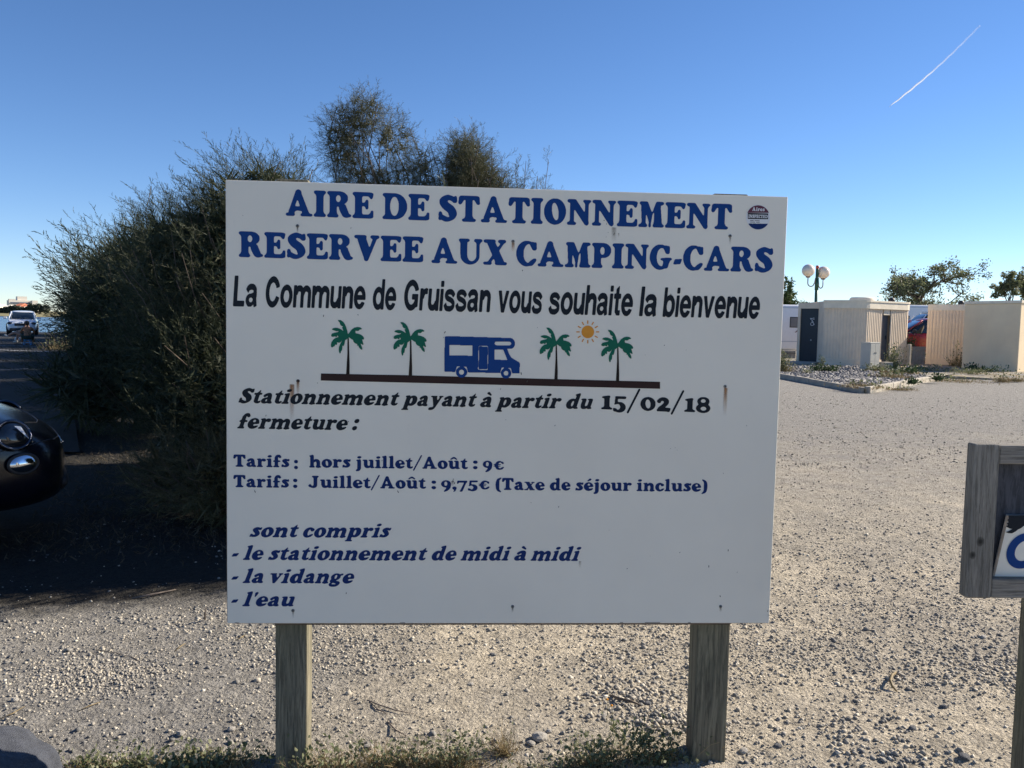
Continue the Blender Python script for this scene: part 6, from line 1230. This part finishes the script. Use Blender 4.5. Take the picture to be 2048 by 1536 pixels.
twig('brown stick beside the gravel patch left of the right post', [(1220, 1385, 0), (1240, 1392, .012), (1262, 1397, .01), (1282, 1406, 0)], .0060, M['bark']); twig('forked dark twig on the buff dust between the posts', [(735, 1395, 0), (760, 1405, .01), (790, 1413, .006), (828, 1420, 0)], .0028, M['twig'])
twig('second dark twig lying under the forked twig', [(738, 1398, 0), (755, 1412, .004), (775, 1421, 0)], .0024, M['twig']); twig('thin twig leaning over the weeds between the posts', [(775, 1434, .0), (792, 1446, .015), (815, 1458, .0)], .0030, M['twig'])
twig('curled pale root lying on the gravel right of the board', [(1792, 1337, .0), (1785, 1342, .018), (1781, 1352, .02), (1785, 1362, .012), (1795, 1372, .0)], .0060, M['straw'], 'root')
twig('pale stick lying in the hedge shadow at the left', [(265, 1198, 0), (300, 1192, .01), (352, 1183, 0)], .006, M['twig'])
# weeds along the foot of the board
def wleaf(rng):
    v = np.array([(0, 0, 0), (.22, .04, .35), (.30, .02, .7), (0, .10, 1), (-.30, .02, .7), (-.22, .04, .35)], float)*[1, 1, 1]; v[:, 1] += .25*v[:, 2]**2; return v, np.array([[0, 1, 2, 3], [0, 3, 4, 5]])
WL = [wleaf(RNG) for _ in range(3)]
def weed(name, label, px, py, rx, ry, h, n, leaf, mat, seed, cat='plant', straw=0, z0=None, pos=None, stems=26):
    rng = np.random.default_rng(seed); q = gp(px, py, 0 if z0 is None else z0) if pos is None else Vector(pos); zb = float(hground(np.array(q.x), np.array(q.y))) if z0 is None else z0; root = thing(name, label, cat, (q.x, q.y, zb))
    paths = []; ends = []
    for _ in range(stems):
        b_ = rng.normal(size=2)*.33*np.array([rx, ry]); e = b_+rng.normal(size=2)*.35*np.array([rx, ry]); P = bent(np.array([*b_, 0]), np.array([*e, h*1.2*rng.uniform(.3, 1.15)]), rng, 5, .3, .15); paths.append((P, np.linspace(leaf*.07, leaf*.03, 5))); ends.append(P)
    link_mesh('stem', np_mesh('stem', *tubes_np(paths, 3)), M['straw' if straw else mat], root)
    P = np.vstack(ends); k = rng.integers(0, len(P), n); p = P[k]+rng.normal(size=(n, 3))*leaf*.9; p[:, 2] = np.abs(p[:, 2])+.002; d = rng.normal(size=(n, 3))+np.array([0, 0, .9]); V, F = scatter(WL, p, d, leaf*rng.uniform(.5, 1.3, n), rng)
    tag(link_mesh('leaves', np_mesh('leaves', V, F), M[mat], root), kind='stuff')
    if straw:
        def area(m): b_ = rng.normal(size=(m, 2))*.42*np.array([rx, ry]); return np.c_[b_, np.zeros(m)]
        V, F = blades(straw, area, h*.9, leaf*.14, rng, .8); tag(link_mesh('dead_blades', np_mesh('dead_blades', V, F), M['straw'], root), kind='stuff')
    return root
WG = None
weed('weed_patch', 'broad patch of small-leaved green creeper at the bottom left, left end', 215, 1515, .24, .06, .045, 480, .017, 'weed', 201, straw=620)
weed('weed_patch', 'dense dark green creeper patch at the bottom, midway to the left post', 320, 1515, .26, .08, .06, 620, .019, 'weed', 202, straw=520)
weed('weed_patch', 'creeper mixed with dry straw just left of the left post', 440, 1505, .20, .07, .06, 420, .017, 'weed', 203, straw=420)
weed('weed_patch', 'green weeds growing against the right side of the left post', 650, 1518, .12, .05, .09, 260, .017, 'weed', 204, straw=160)
weed('weed_patch', 'tangled dry brown weeds right of the left post', 770, 1508, .26, .07, .085, 420, .015, 'weed', 205, straw=650)
weed('weed_patch', 'sprawling green weeds below the middle of the board', 890, 1508, .22, .07, .08, 420, .016, 'weed', 206, straw=420)
weed('weed_patch', 'dry tan tuft of dead grass below the middle of the board', 1008, 1487, .05, .03, .12, 20, .012, 'weed', 207, straw=160, stems=6)
weed('weed_patch', 'low dry straw patch beside the bare dust below the board', 1090, 1522, .20, .05, .05, 160, .014, 'weed', 208, straw=420)
weed('weed_patch', 'leafy green weed clump left of the right post', 1195, 1508, .16, .06, .085, 520, .017, 'weed', 209, straw=200)
weed('weed_patch', 'bushy green weed against the left side of the right post', 1300, 1500, .20, .07, .10, 750, .016, 'weed', 210, straw=160)
for i, (px, py) in enumerate(((1213, 1424+20), (1222, 1437+20))):
    q = gp(px, py); r = thing('wild_flower', ('tiny orange flower on a thin stem', 'tiny orange flower, the lower of the two')[i]+' above the weeds left of the right post', 'flower', (q.x, q.y, 0)); MB().tube([(0, 0, 0), (.004, 0, .05), (0, 0, .085)], .0012, 5).build('stem', M['weed'], r); MB().ball((0, 0, .088), (.005, .005, .004), 10, 6).build('bloom', M['orange'], r, True)
# island: pebbles, weeds, bushes
rng = np.random.default_rng(300); n = 9000; t_ = rng.uniform(0, 1, (n, 2)); c0_, c1_, c2_ = np.array([K0.x, K0.y]), np.array([K1.x, K1.y+.1]), np.array([gp(1900, 750, .1).x, gp(1900, 750, .1).y])
px_ = rng.uniform(1480, 1850, n); py_ = rng.uniform(733, 786, n); pos = []
for a_, b_ in zip(px_, py_):
    lim = 751+(a_-1555)*.170 if a_ < 1731 else 781-(a_-1731)*.185
    if b_ < lim-3 and not (a_ > 1760 and b_ < 752 and rng.random() < .9) and not (a_ > 1700 and b_ > 772 and rng.random() < .7): q = gp(a_, b_, IZ); pos.append((q.x, q.y, IZ+.02))
pos = np.array(pos); s = rng.uniform(.03, .085, len(pos)); tag(link_mesh('pebbles', np_mesh('pebbles', *scatter(ROCKT, pos, flat_dirs(len(pos), rng), s, rng)), M['pebble'], None), 'grey rounded pebbles filling the bed behind the kerb', 'pebbles', kind='stuff')
for nm, lab, px, py, rx, ry, h, n, lf, mt, st_ in (
  ('bush', 'grey-green feathery bush against the toilet block, right of the cabinet', 1788, 735, .30, .22, .62, 800, .06, 'weed', 0), ('bush', 'dry brownish bush just right of the white board', 1566, 745, .30, .3, .50, 600, .06, 'weed', 160),
  ('weed_patch', 'dark green creeping plant at the foot of the toilet block front', 1648, 744, .5, .5, .10, 600, .07, 'dark_weed', 0), ('weed_patch', 'small green weed on the pebbles left of the creeping plant', 1612, 748, .15, .2, .08, 90, .06, 'weed', 30),
  ('weed_patch', 'green weeds round the foot of the cream cabinet', 1755, 744, .5, .3, .14, 450, .06, 'weed', 500), ('weed_patch', 'mixed green and dry weeds on the island right of the cabinet', 1800, 746, .8, .8, .10, 500, .07, 'dark_weed', 900),
  ('weed_patch', 'low green weeds on the island before the low fences', 1845, 741, .8, .8, .08, 350, .06, 'weed', 700), ('weed_patch', 'dry tawny grass inside the kerb corner', 1725, 775, .5, .6, .12, 60, .08, 'weed', 600), ('weed_patch', 'dry reddish weeds near the middle of the kerb', 1785, 757, .45, .8, .2, 120, .08, 'weed', 600),
  ('weed_patch', 'dark green plant hanging over the lit kerb', 1826, 768, .18, .12, .05, 200, .06, 'dark_weed', 0), ('weed_patch', 'dark green plant at the far end of the lit kerb', 1874, 760, .24, .16, .07, 260, .06, 'dark_weed', 0), ('weed_patch', 'dry grass tufts in front of the lit kerb', 1800, 780, .5, .3, .07, 40, .05, 'weed', 500),
  ('weed_patch', 'dark green weeds along the foot of the plain beige wall', 1968, 744, .7, .3, .08, 380, .07, 'dark_weed', 0), ('weed_patch', 'dark weeds at the left foot of the plain beige wall', 1940, 740, .3, .3, .12, 200, .07, 'dark_weed', 0), ('weed_patch', 'tall thin dry weed against the ribbed bay', 1908, 732, .2, .2, .7, 90, .07, 'weed', 60), ('weed_patch', 'tall thin dry weed at the left end of the plain wall', 1925, 734, .2, .2, .62, 90, .07, 'weed', 60),
  ('weed_patch', 'dark weed at the foot of the grey boarded fence', 1842, 727, .2, .2, .3, 160, .08, 'dark_weed', 0), ('weed_patch', 'sparse dry weed in the gravel below the beige wall', 2003, 764, .25, .3, .22, 60, .06, 'weed', 200), ('weed_patch', 'second sparse dry weed in the gravel near the right edge', 2031, 763, .25, .3, .2, 60, .06, 'weed', 200),
  ('weed_patch', 'green weed at the foot of the dark door, on its right', 1644, 733, .12, .12, .3, 90, .06, 'weed', 0), ('weed_patch', 'flat tawny grass spreading right of the kerb end', 1905, 762, 1.2, 1.2, .07, 60, .07, 'weed', 900), ('weed_patch', 'low green weeds beyond the end of the kerb', 1950, 748, 1.0, 1.0, .06, 350, .06, 'weed', 300)):
    weed(nm, lab, px, py, rx, ry, h, n, lf, mt, px+py, straw=st_, z0=IZ if py < 762 or 'kerb corner' in lab else (IZ if 'hanging' in lab else .02), cat='bush' if nm == 'bush' else 'plant', stems=20)
b = ap(1819, 689, 35.6); weed('bush', 'dark green bush beside the toilet block in front of the red car', 0, 0, .38, .4, .85, 1400, .08, 'dark_weed', 401, pos=(b.x, 35.6, 0), z0=IZ, cat='bush', stems=40)
q = gp(268+20, 730, 0)
weed('weed_patch', 'pale dry weeds at the hedge foot beside the white parking lines', 120, 700, .6, .6, .5, 200, .09, 'weed', 402, straw=200, stems=14)
